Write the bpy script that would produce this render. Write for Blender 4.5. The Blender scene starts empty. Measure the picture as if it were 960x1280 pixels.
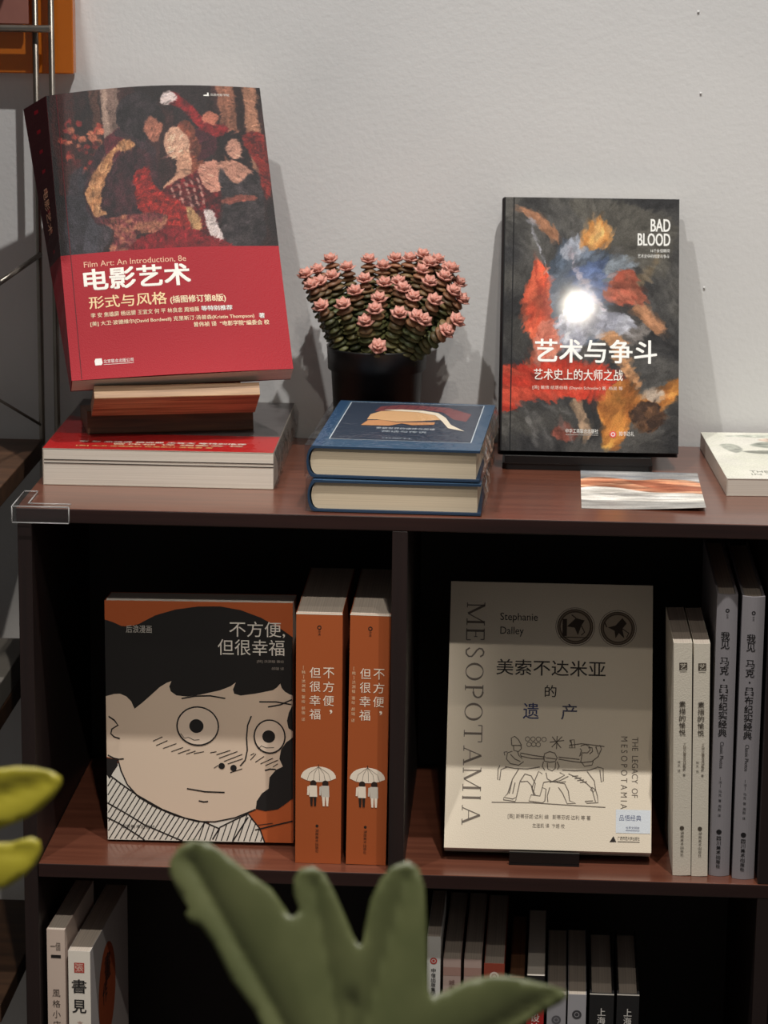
import bpy, bmesh, math, random
import numpy as np
from mathutils import Matrix, Vector, Euler
from mathutils.geometry import tessellate_polygon, delaunay_2d_cdt

SC = bpy.context.scene
COL = SC.collection
ZT = 1.0                      # height of the bookcase top above the floor (m); local z = 0 is that top

# ------------------------------------------------------------------ camera
cam_data = bpy.data.cameras.new('camera')
cam = bpy.data.objects.new('camera', cam_data)
COL.objects.link(cam)
cam_data.sensor_fit = 'VERTICAL'
cam_data.sensor_height = 36.0
cam_data.lens = 36.0 * 3432.0 / 1280.0
CAM_LOC = Vector((0.43242, -2.27266, 0.53104 + ZT))
yaw, pitch, roll = math.radians(-2.9572), math.radians(13.0518), math.radians(0.6705)
fw = Vector((math.sin(yaw) * math.cos(pitch), math.cos(yaw) * math.cos(pitch), -math.sin(pitch)))
r0 = Vector((math.cos(yaw), -math.sin(yaw), 0))
u0 = r0.cross(fw)
rr = math.cos(roll) * r0 + math.sin(roll) * u0
uu = -math.sin(roll) * r0 + math.cos(roll) * u0
cam.matrix_world = Matrix(((rr.x, uu.x, -fw.x, CAM_LOC.x), (rr.y, uu.y, -fw.y, CAM_LOC.y),
                           (rr.z, uu.z, -fw.z, CAM_LOC.z), (0, 0, 0, 1)))
cam_data.clip_start = 0.05
cam_data.dof.use_dof = True
cam_data.dof.focus_distance = 2.38
cam_data.dof.aperture_fstop = 12.5
SC.camera = cam

# ------------------------------------------------------------------ world, lights, exposure
world = bpy.data.worlds.new('room_ambience')
SC.world = world
world.use_nodes = True
bg = world.node_tree.nodes['Background']
bg.inputs[0].default_value = (1.0, 0.96, 0.92, 1)
bg.inputs[1].default_value = 0.15


def spot(name, loc, target, power, size_deg, radius, color=(1, 0.93, 0.84), blend=0.25):
    d = bpy.data.lights.new(name, 'SPOT')
    d.energy = power
    d.spot_size = math.radians(size_deg)
    d.spot_blend = blend
    d.shadow_soft_size = radius
    d.color = color
    o = bpy.data.objects.new(name, d)
    COL.objects.link(o)
    o.location = (loc[0], loc[1], loc[2] + ZT)
    v = Vector(target) - Vector(loc)
    o.rotation_euler = v.to_track_quat('-Z', 'Y').to_euler()
    return o


# two steep spots on the track above, two weaker ones further back in the shop
spot('track_spotlight', (-0.30, -0.80, 2.60), (0.25, 0.10, 0.0), 122, 62, 0.022, (1.0, 0.965, 0.915))
spot('track_spotlight', (0.82, -0.80, 2.60), (0.45, 0.10, 0.0), 205, 62, 0.022, (1.0, 0.965, 0.915))
spot('track_spotlight', (0.61, -2.60, 2.75), (0.56, 0.15, 0.0), 46, 13, 0.03, (1.0, 0.90, 0.78))
spot('track_spotlight', (0.70, -2.60, 2.75), (0.13, 0.06, -0.18), 200, 8.5, 0.03, (1.0, 0.92, 0.82), 0.5)  # added narrow spot that brightens the left compartment
spot('track_spotlight', (0.95, -1.55, 2.88), (0.60, 0.15, 0.0), 36, 18, 0.03, (1.0, 0.90, 0.78))

SC.view_settings.view_transform = 'Standard'
SC.view_settings.look = 'None'
SC.view_settings.gamma = 1.0
SC.view_settings.exposure = -0.1
SC.view_settings.use_curve_mapping = False


# ------------------------------------------------------------------ colour + materials
def lin(c):
    return tuple(((x / 12.92) if x <= 0.04045 else ((x + 0.055) / 1.055) ** 2.4) for x in c)


def rgb(r, g, b):
    return (r / 255.0, g / 255.0, b / 255.0)


def new_mat(name):
    m = bpy.data.materials.new(name)
    m.use_nodes = True
    nt = m.node_tree
    return m, nt, nt.nodes['Principled BSDF']


def noise_mat(name, c1, c2, rough=0.5, scale=(60, 60, 60), bump=0.0, bump_scale=None, coat=0.0, spec=0.5,
              detail=4.0, metallic=0.0, coat_rough=0.05, rough_var=0.0, distortion=0.0):
    """base colour between c1 and c2 (sRGB) by stretched object-space noise"""
    m, nt, b = new_mat(name)
    tc = nt.nodes.new('ShaderNodeTexCoord')
    mp = nt.nodes.new('ShaderNodeMapping')
    mp.inputs['Scale'].default_value = scale
    nt.links.new(tc.outputs['Object'], mp.inputs['Vector'])
    n = nt.nodes.new('ShaderNodeTexNoise')
    n.inputs['Scale'].default_value = 1.0
    n.inputs['Detail'].default_value = detail
    n.inputs['Distortion'].default_value = distortion
    nt.links.new(mp.outputs[0], n.inputs['Vector'])
    rp = nt.nodes.new('ShaderNodeValToRGB')
    rp.color_ramp.elements[0].position = 0.3
    rp.color_ramp.elements[1].position = 0.7
    rp.color_ramp.elements[0].color = (*lin(c1), 1)
    rp.color_ramp.elements[1].color = (*lin(c2), 1)
    nt.links.new(n.outputs['Fac'], rp.inputs[0])
    nt.links.new(rp.outputs[0], b.inputs['Base Color'])
    b.inputs['Roughness'].default_value = rough
    b.inputs['Specular IOR Level'].default_value = spec
    b.inputs['Metallic'].default_value = metallic
    b.inputs['Coat Weight'].default_value = coat
    b.inputs['Coat Roughness'].default_value = coat_rough
    if bump:
        n2 = n
        if bump_scale:
            mp2 = nt.nodes.new('ShaderNodeMapping')
            mp2.inputs['Scale'].default_value = bump_scale
            nt.links.new(tc.outputs['Object'], mp2.inputs['Vector'])
            n2 = nt.nodes.new('ShaderNodeTexNoise')
            n2.inputs['Scale'].default_value = 1.0
            n2.inputs['Detail'].default_value = 3.0
            nt.links.new(mp2.outputs[0], n2.inputs['Vector'])
        bp = nt.nodes.new('ShaderNodeBump')
        bp.inputs['Strength'].default_value = bump
        bp.inputs['Distance'].default_value = 0.001
        nt.links.new(n2.outputs['Fac'], bp.inputs['Height'])
        nt.links.new(bp.outputs[0], b.inputs['Normal'])
    return m


def print_mat(name, rough=0.4, coat=0.0, coat_rough=0.1, bump=0.0, bump_scale=400.0, spec=0.5):
    """printed cover: the print itself is the mesh's colour attribute"""
    m, nt, b = new_mat(name)
    a = nt.nodes.new('ShaderNodeVertexColor')
    a.layer_name = 'print'
    nt.links.new(a.outputs['Color'], b.inputs['Base Color'])
    b.inputs['Roughness'].default_value = rough
    b.inputs['Coat Weight'].default_value = coat
    b.inputs['Coat Roughness'].default_value = coat_rough
    b.inputs['Specular IOR Level'].default_value = spec
    if bump:
        tc = nt.nodes.new('ShaderNodeTexCoord')
        n = nt.nodes.new('ShaderNodeTexNoise')
        n.inputs['Scale'].default_value = bump_scale
        n.inputs['Detail'].default_value = 2.0
        nt.links.new(tc.outputs['Object'], n.inputs['Vector'])
        bp = nt.nodes.new('ShaderNodeBump')
        bp.inputs['Strength'].default_value = bump
        bp.inputs['Distance'].default_value = 0.0006
        nt.links.new(n.outputs['Fac'], bp.inputs['Height'])
        nt.links.new(bp.outputs[0], b.inputs['Normal'])
    return m


def film_mat(name, base=0.03, k=0.45, bump=0.6):
    """thin clear plastic film: mostly see-through, with a wrinkled glossy reflection"""
    m = bpy.data.materials.new(name)
    m.use_nodes = True
    nt = m.node_tree
    nt.nodes.clear()
    out = nt.nodes.new('ShaderNodeOutputMaterial')
    tr = nt.nodes.new('ShaderNodeBsdfTransparent')
    gl = nt.nodes.new('ShaderNodeBsdfGlossy')
    gl.inputs['Roughness'].default_value = 0.08
    lw = nt.nodes.new('ShaderNodeLayerWeight')
    lw.inputs['Blend'].default_value = 0.5
    pw = nt.nodes.new('ShaderNodeMath'); pw.operation = 'POWER'; pw.inputs[1].default_value = 4.0
    fr = nt.nodes.new('ShaderNodeMath'); fr.operation = 'MULTIPLY_ADD'
    fr.inputs[1].default_value = k; fr.inputs[2].default_value = base
    nt.links.new(lw.outputs['Facing'], pw.inputs[0])
    nt.links.new(pw.outputs[0], fr.inputs[0])
    mx = nt.nodes.new('ShaderNodeMixShader')
    tc = nt.nodes.new('ShaderNodeTexCoord')
    mp = nt.nodes.new('ShaderNodeMapping')
    mp.inputs['Scale'].default_value = (1, 1, 1)
    nt.links.new(tc.outputs['Object'], mp.inputs[0])
    n = nt.nodes.new('ShaderNodeTexNoise')
    n.inputs['Scale'].default_value = 55.0
    n.inputs['Detail'].default_value = 3.0
    n.inputs['Distortion'].default_value = 1.2
    nt.links.new(mp.outputs[0], n.inputs['Vector'])
    bp = nt.nodes.new('ShaderNodeBump')
    bp.inputs['Strength'].default_value = bump
    bp.inputs['Distance'].default_value = 0.004
    nt.links.new(n.outputs['Fac'], bp.inputs['Height'])
    nt.links.new(bp.outputs[0], gl.inputs['Normal'])
    nt.links.new(fr.outputs[0], mx.inputs[0])
    nt.links.new(tr.outputs[0], mx.inputs[1])
    nt.links.new(gl.outputs[0], mx.inputs[2])
    nt.links.new(mx.outputs[0], out.inputs[0])
    return m


MAT = {}
MAT['wall'] = noise_mat('painted_plaster_wall', rgb(217, 217, 217), rgb(223, 223, 223), 0.75, (6, 6, 6), 0.25, (220, 220, 220))
MAT['floor'] = noise_mat('concrete_floor', rgb(95, 88, 80), rgb(115, 106, 97), 0.6, (5, 5, 5))
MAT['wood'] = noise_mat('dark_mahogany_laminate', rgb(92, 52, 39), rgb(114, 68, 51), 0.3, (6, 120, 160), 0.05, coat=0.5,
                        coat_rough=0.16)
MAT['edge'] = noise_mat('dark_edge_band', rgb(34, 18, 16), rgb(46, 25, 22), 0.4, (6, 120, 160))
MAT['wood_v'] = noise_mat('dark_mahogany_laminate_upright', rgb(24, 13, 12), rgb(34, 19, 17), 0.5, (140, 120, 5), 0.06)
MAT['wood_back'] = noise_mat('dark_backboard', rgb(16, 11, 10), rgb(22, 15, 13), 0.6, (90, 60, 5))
MAT['page'] = noise_mat('paper_edges', rgb(206, 198, 186), rgb(226, 219, 208), 0.85, (4, 900, 4))
MAT['page_x'] = noise_mat('paper_edges_upright', rgb(176, 164, 152), rgb(200, 188, 174), 0.85, (900, 4, 4))
MAT['page_cream'] = noise_mat('cream_paper_edges', rgb(200, 184, 158), rgb(220, 204, 178), 0.85, (4, 900, 4))
MAT['page_brown'] = noise_mat('brown_paper_edges', rgb(96, 62, 40), rgb(120, 80, 52), 0.85, (900, 4, 4))
MAT['print_satin'] = print_mat('satin_print', 0.5, 0.0, 0.22, 0.35, 900.0, 0.18)
MAT['print_gloss'] = print_mat('glossy_print', 0.55, 0.075, 0.05, 0.02, 60.0, 0.12)
MAT['print_matte'] = print_mat('matte_print', 0.6)
MAT['print_silver'] = print_mat('metallic_grey_print', 0.35, 0.1)
MAT['film'] = film_mat('clear_shrink_film')
MAT['stand_wood'] = noise_mat('walnut_stand', rgb(78, 47, 28), rgb(120, 76, 44), 0.5, (14, 200, 200), 0.15, distortion=0.6)
MAT['stand_wood_light'] = noise_mat('walnut_sapwood', rgb(122, 84, 54), rgb(196, 158, 118), 0.5, (12, 180, 420), 0.25, distortion=0.8)
MAT['black'] = noise_mat('black_plastic', rgb(14, 14, 15), rgb(20, 20, 21), 0.4, (30, 30, 30))
MAT['metal'] = noise_mat('dull_nickel_rod', rgb(120, 114, 106), rgb(140, 134, 126), 0.35, (30, 30, 30), metallic=0.85)
MAT['rack_wood'] = noise_mat('dark_rack_board', rgb(58, 40, 28), rgb(84, 58, 40), 0.5, (8, 60, 100))
MAT['grey_board'] = noise_mat('grey_card', rgb(120, 116, 110), rgb(135, 131, 124), 0.8, (20, 20, 20))
MAT['pink_card'] = noise_mat('dusty_pink_cover', rgb(150, 98, 88), rgb(168, 112, 100), 0.6, (20, 20, 20))
MAT['soil'] = noise_mat('dark_soil', rgb(22, 17, 13), rgb(40, 31, 24), 0.95, (200, 200, 200), 0.8)
MAT['terracotta'] = noise_mat('grey_planter', rgb(90, 90, 88), rgb(110, 109, 106), 0.7, (20, 20, 20))


def leaf_mat(name, c1, c2, rough, scale, sss=0.0, coat=0.0):
    m = noise_mat(name, c1, c2, rough, scale, 0.1)
    b = m.node_tree.nodes['Principled BSDF']
    b.inputs['Subsurface Weight'].default_value = sss
    b.inputs['Subsurface Radius'].default_value = (0.004, 0.006, 0.002)
    b.inputs['Coat Weight'].default_value = coat
    b.inputs['Coat Roughness'].default_value = 0.3
    return m


MAT['leaf_green'] = leaf_mat('waxy_green_leaf', rgb(90, 96, 56), rgb(106, 110, 68), 0.45, (30, 30, 30))
MAT['leaf_yellow'] = leaf_mat('yellow_leaf', rgb(150, 138, 24), rgb(182, 170, 44), 0.45, (30, 30, 30))
MAT['succulent'] = leaf_mat('succulent_leaf', rgb(62, 66, 38), rgb(98, 98, 58), 0.5, (160, 160, 160))
MAT['bud'] = leaf_mat('pink_succulent_tip', rgb(194, 126, 110), rgb(222, 166, 152), 0.6, (240, 240, 240))
MAT['succulent'] = print_mat('succulent_leaf_print', 0.5, 0.0, 0.1, 0.3, 500.0, 0.35)


def clear_plastic(name, color, rough=0.06, trans=0.9, ior=1.45):
    m, nt, b = new_mat(name)
    b.inputs['Base Color'].default_value = (*lin(color), 1)
    b.inputs['Roughness'].default_value = rough
    b.inputs['IOR'].default_value = ior
    b.inputs['Transmission Weight'].default_value = trans
    tc = nt.nodes.new('ShaderNodeTexCoord')
    n = nt.nodes.new('ShaderNodeTexNoise')
    n.inputs['Scale'].default_value = 90.0
    nt.links.new(tc.outputs['Object'], n.inputs['Vector'])
    bp = nt.nodes.new('ShaderNodeBump')
    bp.inputs['Strength'].default_value = 0.15
    bp.inputs['Distance'].default_value = 0.001
    nt.links.new(n.outputs['Fac'], bp.inputs['Height'])
    nt.links.new(bp.outputs[0], b.inputs['Normal'])
    return m


MAT['clear'] = film_mat('clear_vinyl', 0.05, 0.5, 0.0)
MAT['crease'] = film_mat('creased_shrink_film', 0.30, 0.5, 0.8)
MAT['edge_glint'] = clear_plastic('vinyl_edge_glint', rgb(225, 225, 225), 0.10, 0.62)
MAT['orange_acrylic'] = clear_plastic('orange_acrylic', rgb(232, 130, 40), 0.15, 0.35)


# ------------------------------------------------------------------ mesh builder
class MB:
    def __init__(self):
        self.v = []; self.f = []; self.c = []; self.m = []; self.sm = []

    def add(self, verts, faces, color=(0.8, 0.8, 0.8), mat=0, smooth=False):
        o = len(self.v)
        self.v.extend([tuple(p) for p in verts])
        multi = isinstance(color, list)
        for i, f in enumerate(faces):
            self.f.append(tuple(o + k for k in f))
            self.c.append(color[i] if multi else color)
            self.m.append(mat); self.sm.append(smooth)

    def box(self, a, b, color=(0.8, 0.8, 0.8), mat=0):
        x0, y0, z0 = a; x1, y1, z1 = b
        vs = [(x0, y0, z0), (x1, y0, z0), (x1, y1, z0), (x0, y1, z0), (x0, y0, z1), (x1, y0, z1), (x1, y1, z1), (x0, y1, z1)]
        self.add(vs, [(0, 3, 2, 1), (4, 5, 6, 7), (0, 1, 5, 4), (1, 2, 6, 5), (2, 3, 7, 6), (3, 0, 4, 7)], color, mat)

    def prism(self, prof, z0, z1, color=(0.8, 0.8, 0.8), mat=0, xf=None, nz=1, capcolor=None):
        """profile [(x,y)] counter-clockwise, extruded from z0 to z1 (xf maps (x,y,z) to a point)"""
        n = len(prof)
        P = lambda x, y, z: xf(x, y, z) if xf else (x, y, z)
        vs = []
        for k in range(nz + 1):
            z = z0 + (z1 - z0) * k / nz
            vs += [P(x, y, z) for x, y in prof]
        fs = []
        for k in range(nz):
            for i in range(n):
                j = (i + 1) % n
                fs.append((k * n + i, k * n + j, (k + 1) * n + j, (k + 1) * n + i))
        self.add(vs, fs, color, mat)
        tris = tessellate_polygon([[Vector((x, y, 0)) for x, y in prof]])
        cc = capcolor or color
        bot = [P(x, y, z0) for x, y in prof]; top = [P(x, y, z1) for x, y in prof]

        def area(t):
            (ax, ay), (bx, by), (cx, cy) = (prof[i] for i in t)
            return (bx - ax) * (cy - ay) - (cx - ax) * (by - ay)
        up = [t if area(t) > 0 else t[::-1] for t in tris]
        self.add(top, up, cc, mat)
        self.add(bot, [t[::-1] for t in up], cc, mat)

    def tube(self, pts, r, color=(0.8, 0.8, 0.8), mat=0, n=10, radii=None):
        pts = [Vector(p) for p in pts]
        rings = []
        prev = None
        for i, p in enumerate(pts):
            t = (pts[min(i + 1, len(pts) - 1)] - pts[max(i - 1, 0)]).normalized()
            a = prev if prev is not None else (Vector((0, 0, 1)) if abs(t.z) < .9 else Vector((1, 0, 0)))
            a = (a - t * a.dot(t)).normalized()
            prev = a
            b = t.cross(a)
            R = radii[i] if radii else r
            rings.append([p + a * (R * math.cos(2 * math.pi * k / n)) + b * (R * math.sin(2 * math.pi * k / n)) for k in range(n)])
        vs = [q for g in rings for q in g]
        fs = []
        for i in range(len(rings) - 1):
            for k in range(n):
                fs.append((i * n + k, i * n + (k + 1) % n, (i + 1) * n + (k + 1) % n, (i + 1) * n + k))
        fs.append(tuple(range(n))[::-1])
        fs.append(tuple((len(rings) - 1) * n + k for k in range(n)))
        self.add(vs, fs, color, mat, True)

    def lathe(self, prof, cx=0, cy=0, color=(.8, .8, .8), mat=0, n=40, sx=1, sy=1):
        vs = []
        for r, z in prof:
            vs += [(cx + sx * r * math.cos(2 * math.pi * k / n), cy + sy * r * math.sin(2 * math.pi * k / n), z) for k in range(n)]
        fs = []
        for i in range(len(prof) - 1):
            for k in range(n):
                fs.append((i * n + k, i * n + (k + 1) % n, (i + 1) * n + (k + 1) % n, (i + 1) * n + k))
        self.add(vs, fs, color, mat, True)

    # ---- print laid on a face; xf(u, v, layer) with u, v in mm
    def poly(self, pts, xf, color, layer=1, mat=0):
        tris = tessellate_polygon([[Vector((x, y, 0)) for x, y in pts]])

        def area(t):
            (ax, ay), (bx, by), (cx, cy) = (pts[i] for i in t)
            return (bx - ax) * (cy - ay) - (cx - ax) * (by - ay)
        self.add([xf(x, y, layer) for x, y in pts], [t if area(t) > 0 else t[::-1] for t in tris], color, mat)

    def line(self, pts, xf, width, color, layer=1, mat=0, taper=False):
        n = len(pts)
        L = []; R = []
        for i, (x, y) in enumerate(pts):
            x0, y0 = pts[max(i - 1, 0)]; x1, y1 = pts[min(i + 1, n - 1)]
            d = math.hypot(x1 - x0, y1 - y0) or 1
            w = width / 2
            if taper:
                w *= 0.35 + 0.65 * math.sin(math.pi * min(max((i + .35) / (n - .3), 0), 1))
            nx, ny = -(y1 - y0) / d * w, (x1 - x0) / d * w
            L.append((x + nx, y + ny)); R.append((x - nx, y - ny))
        vs = [xf(x, y, layer) for x, y in R] + [xf(x, y, layer) for x, y in L]
        self.add(vs, [(i, i + 1, n + i + 1, n + i) for i in range(n - 1)], color, mat)

    def disc(self, c, r, xf, color, layer=1, ry=None, n=28, mat=0):
        ry = ry or r
        self.add([xf(c[0] + r * math.cos(2 * math.pi * k / n), c[1] + ry * math.sin(2 * math.pi * k / n), layer) for k in range(n)],
                 [tuple(range(n))], color, mat)

    def ring(self, c, r, w, xf, color, layer=1, ry=None, n=32, mat=0):
        ry = ry or r
        vs = []
        for q in (-w / 2, w / 2):
            vs += [xf(c[0] + (r + q) * math.cos(2 * math.pi * k / n), c[1] + (ry + q) * math.sin(2 * math.pi * k / n), layer) for k in range(n)]
        self.add(vs, [(k, n + k, n + (k + 1) % n, (k + 1) % n) for k in range(n)], color, mat)

    def text(self, body, box, xf, color, layer=2, bold=0.0, rot=0, mat=0, keep=False):
        """glyph outlines fitted into box (x0, y0, x1, y1) in mm; rot 90 / -90 turns the line on its side"""
        vs, fs = glyphs(body, 0.0)
        if not fs:
            return
        if rot == -90:
            vs = [(y, -x) for x, y in vs]
        elif rot == 90:
            vs = [(-y, x) for x, y in vs]
        xs = [p[0] for p in vs]; ys = [p[1] for p in vs]
        x0, y0, x1, y1 = box
        sx = (x1 - x0) / max(max(xs) - min(xs), 1e-6); sy = (y1 - y0) / max(max(ys) - min(ys), 1e-6)
        if keep:
            s = min(sx, sy); ox = ((x1 - x0) - s * (max(xs) - min(xs))) / 2; oy = ((y1 - y0) - s * (max(ys) - min(ys))) / 2
            sx = sy = s
        else:
            ox = oy = 0
        mx, my = min(xs), min(ys)
        sh = [(0, 0)]
        if bold > 0:
            q_ = bold * (y1 - y0 if rot == 0 else x1 - x0) * .9
            sh = [(-q_, -q_ * .8), (q_, -q_ * .8), (-q_, q_ * .8), (q_, q_ * .8), (0, 0)]
        for k_, (dx, dy) in enumerate(sh):
            self.add([xf(x0 + ox + (x - mx) * sx + dx, y0 + oy + (y - my) * sy + dy, layer + .3 * k_) for x, y in vs], fs, color, mat)

    def vtext(self, body, xc, ytop, size, pitch, xf, color, layer=2, bold=0.0, mat=0):
        y = ytop
        for ch in body:
            if ch == ' ':
                y -= pitch * .5; continue
            if ch in ',，':
                self.text(ch, (xc + size * .1, y - size * .45, xc + size * .35, y - size * .05), xf, color, layer, bold, mat=mat)
            elif ch == '·':
                self.disc((xc, y - size * .3), size * .09, xf, color, layer, n=10, mat=mat)
                y -= pitch * .55; continue
            else:
                self.text(ch, (xc - size / 2, y - size, xc + size / 2, y), xf, color, layer, bold, mat=mat, keep=ch in '[]【】')
            y -= pitch

    def grid_print(self, img, xf, w, h, layer=0, mat=0):
        """a painted picture: rows x cols of colour laid over w x h mm"""
        H, W, _ = img.shape
        o = len(self.v)
        us = np.linspace(0, w, W + 1); vs_ = np.linspace(h, 0, H + 1)
        for v in vs_:
            for u in us:
                self.v.append(xf(u, v, layer))
        for j in range(H):
            a = o + j * (W + 1)
            for i in range(W):
                self.f.append((a + i + W + 1, a + i + W + 2, a + i + 1, a + i))
        cl = img.reshape(-1, 3)
        self.c.extend(map(tuple, cl.tolist()))
        self.m.extend([mat] * (W * H)); self.sm.extend([False] * (W * H))

    def build(self, name, mats, parent=None, deform=None, bevel=0.0, smooth=None):
        me = bpy.data.meshes.new(name)
        v = [deform(*p) for p in self.v] if deform else self.v
        me.from_pydata(v, [], self.f)
        mats = mats if isinstance(mats, (list, tuple)) else [mats]
        for m in mats:
            me.materials.append(m)
        me.polygons.foreach_set('material_index', self.m)
        me.polygons.foreach_set('use_smooth', self.sm)
        if any(mm.name.endswith('print') for mm in mats):
            lay = me.color_attributes.new('print', 'FLOAT_COLOR', 'CORNER')
            lt = np.array([len(f) for f in self.f])
            c = np.clip(np.array(self.c, float), 0, 1)
            c = np.where(c <= 0.04045, c / 12.92, ((c + 0.055) / 1.055) ** 2.4)
            c = np.concatenate([c, np.ones((len(c), 1))], 1)
            lay.data.foreach_set('color', np.repeat(c, lt, axis=0).astype(np.float32).ravel())
        me.update()
        o = bpy.data.objects.new(name, me)
        COL.objects.link(o)
        if parent is not None:
            o.parent = parent
        if bevel:
            md = o.modifiers.new('soft_edges', 'BEVEL')
            md.width = bevel; md.segments = 2; md.limit_method = 'ANGLE'; md.angle_limit = math.radians(40)
        return o


_txt_cache = {}
_txt_curve = bpy.data.curves.new('glyph_source', 'FONT')
_txt_obj = bpy.data.objects.new('glyph_source', _txt_curve)
COL.objects.link(_txt_obj)


def glyphs(body, bold):
    key = (body, bold)
    if key in _txt_cache:
        return _txt_cache[key]
    _txt_curve.body = body
    _txt_curve.offset = bold
    _txt_curve.resolution_u = 3
    bpy.context.view_layer.update()
    dg = bpy.context.evaluated_depsgraph_get()
    me = bpy.data.meshes.new_from_object(_txt_obj.evaluated_get(dg))
    vs = [(p.co.x, p.co.y) for p in me.vertices]
    fs = []
    for p in me.polygons:
        t = tuple(p.vertices)
        a = 0
        for i in range(len(t)):
            x0, y0 = vs[t[i]]; x1, y1 = vs[t[(i + 1) % len(t)]]
            a += x0 * y1 - x1 * y0
        fs.append(t if a > 0 else t[::-1])
    bpy.data.meshes.remove(me)
    _txt_cache[key] = (vs, fs)
    return vs, fs


# ------------------------------------------------------------------ scene-tree helpers
def thing(name, label, cat, loc=(0, 0, 0), rot=(0, 0, 0), group=None):
    o = bpy.data.objects.new(name, None)
    COL.objects.link(o)
    o.empty_display_size = 0.02
    o.location = (loc[0], loc[1], loc[2] + ZT)
    o.rotation_euler = rot
    tag(o, label, cat, group)
    return o


def tag(o, label, cat, group=None):
    o['label'] = label
    o['category'] = cat
    if group:
        o['group'] = group
    return o


def struct(o):
    o['kind'] = 'structure'
    return o


def lift(o):
    o.location.z += ZT
    return o


# ------------------------------------------------------------------ painter for the printed pictures
class Paint:
    def __init__(self, W, H, w, h, bgcol, seed=1):
        self.W, self.H, self.w, self.h = W, H, w, h
        self.rs = np.random.RandomState(seed)
        self.a = np.ones((H, W, 3)) * np.array(bgcol)
        ys, xs = np.mgrid[0:H, 0:W]
        self.X = (xs + .5) / W * w
        self.Y = h - (ys + .5) / H * h

    def noise(self, sx, sy, octaves=3):
        out = np.zeros((self.H, self.W)); amp = 1.0; tot = 0
        for k in range(octaves):
            nx = max(2, int(self.w / sx * 2 ** k)) + 2; ny = max(2, int(self.h / sy * 2 ** k)) + 2
            g = self.rs.rand(ny, nx)
            fx = self.X / self.w * (nx - 2); fy = self.Y / self.h * (ny - 2)
            ix = fx.astype(int); iy = fy.astype(int); tx = fx - ix; ty = fy - iy
            tx = tx * tx * (3 - 2 * tx); ty = ty * ty * (3 - 2 * ty)
            out += amp * ((g[iy, ix] * (1 - tx) + g[iy, ix + 1] * tx) * (1 - ty) + (g[iy + 1, ix] * (1 - tx) + g[iy + 1, ix + 1] * tx) * ty)
            tot += amp; amp *= .5
        return out / tot

    def mask(self, pts, smooth=True, soft=1.0):
        pts = np.array(pts, float)
        if smooth and len(pts) > 3:
            n = len(pts); q = []
            for i in range(n):
                p0, p1, p2, p3 = pts[i - 1], pts[i], pts[(i + 1) % n], pts[(i + 2) % n]
                for t in (0, .25, .5, .75):
                    q.append(.5 * ((2 * p1) + (-p0 + p2) * t + (2 * p0 - 5 * p1 + 4 * p2 - p3) * t * t + (-p0 + 3 * p1 - 3 * p2 + p3) * t ** 3))
            pts = np.array(q)
        inside = np.zeros((self.H, self.W), bool)
        x0, x1 = pts[:, 0].min(), pts[:, 0].max(); y0, y1 = pts[:, 1].min(), pts[:, 1].max()
        i0 = max(0, int(x0 / self.w * self.W) - 1); i1 = min(self.W, int(x1 / self.w * self.W) + 2)
        j0 = max(0, int((self.h - y1) / self.h * self.H) - 1); j1 = min(self.H, int((self.h - y0) / self.h * self.H) + 2)
        if i1 <= i0 or j1 <= j0:
            return inside.astype(float)
        X = self.X[j0:j1, i0:i1]; Y = self.Y[j0:j1, i0:i1]
        ins = np.zeros(X.shape, bool)
        n = len(pts)
        for i in range(n):
            xa, ya = pts[i]; xb, yb = pts[(i + 1) % n]
            if ya == yb:
                continue
            cond = (ya > Y) != (yb > Y)
            ins ^= cond & (X < (xb - xa) * (Y - ya) / (yb - ya) + xa)
        inside[j0:j1, i0:i1] = ins
        m = inside.astype(float)
        return self.blur(m, soft) if soft else m

    def blur(self, m, r):
        for _ in range(max(1, int(round(r)))):
            p = np.pad(m, 1, mode='edge')
            m = (p[:-2, 1:-1] + p[2:, 1:-1] + p[1:-1, :-2] + p[1:-1, 2:] + 2 * p[1:-1, 1:-1]) / 6
        return m

    def put(self, m, col, var=0.0, sx=6, sy=6, col2=None):
        c = np.ones((self.H, self.W, 3)) * np.array(col)
        if var or col2 is not None:
            n = self.noise(sx, sy)[..., None]
            if col2 is not None:
                k = np.clip((n - .3) / .4, 0, 1)
                c = c * (1 - k) + np.array(col2) * k
            if var:
                c = c * (1 + var * (self.noise(sx, sy)[..., None] - .5) * 2)
        m = m[..., None]
        self.a = self.a * (1 - m) + c * m

    def poly(self, pts, col, var=0.12, soft=1, smooth=True, alpha=1.0, sx=6, sy=6, col2=None):
        self.put(self.mask(pts, smooth, soft) * alpha, col, var, sx, sy, col2)

    def stroke(self, pts, width, col, alpha=1.0, soft=0.6):
        d = np.full((self.H, self.W), 1e9)
        for (xa, ya), (xb, yb) in zip(pts[:-1], pts[1:]):
            dx, dy = xb - xa, yb - ya
            t = np.clip(((self.X - xa) * dx + (self.Y - ya) * dy) / (dx * dx + dy * dy + 1e-9), 0, 1)
            d = np.minimum(d, np.hypot(self.X - xa - t * dx, self.Y - ya - t * dy))
        m = np.clip((width / 2 - d) / soft + .5, 0, 1) * alpha
        self.put(m, col)

    def oval(self, c, rx, ry, col, var=.1, soft=1, alpha=1.0, rot=0, col2=None):
        pts = []
        for k in range(16):
            a = 2 * math.pi * k / 16
            x, y = rx * math.cos(a), ry * math.sin(a)
            pts.append((c[0] + x * math.cos(rot) - y * math.sin(rot), c[1] + x * math.sin(rot) + y * math.cos(rot)))
        self.poly(pts, col, var, soft, True, alpha, col2=col2)

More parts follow.
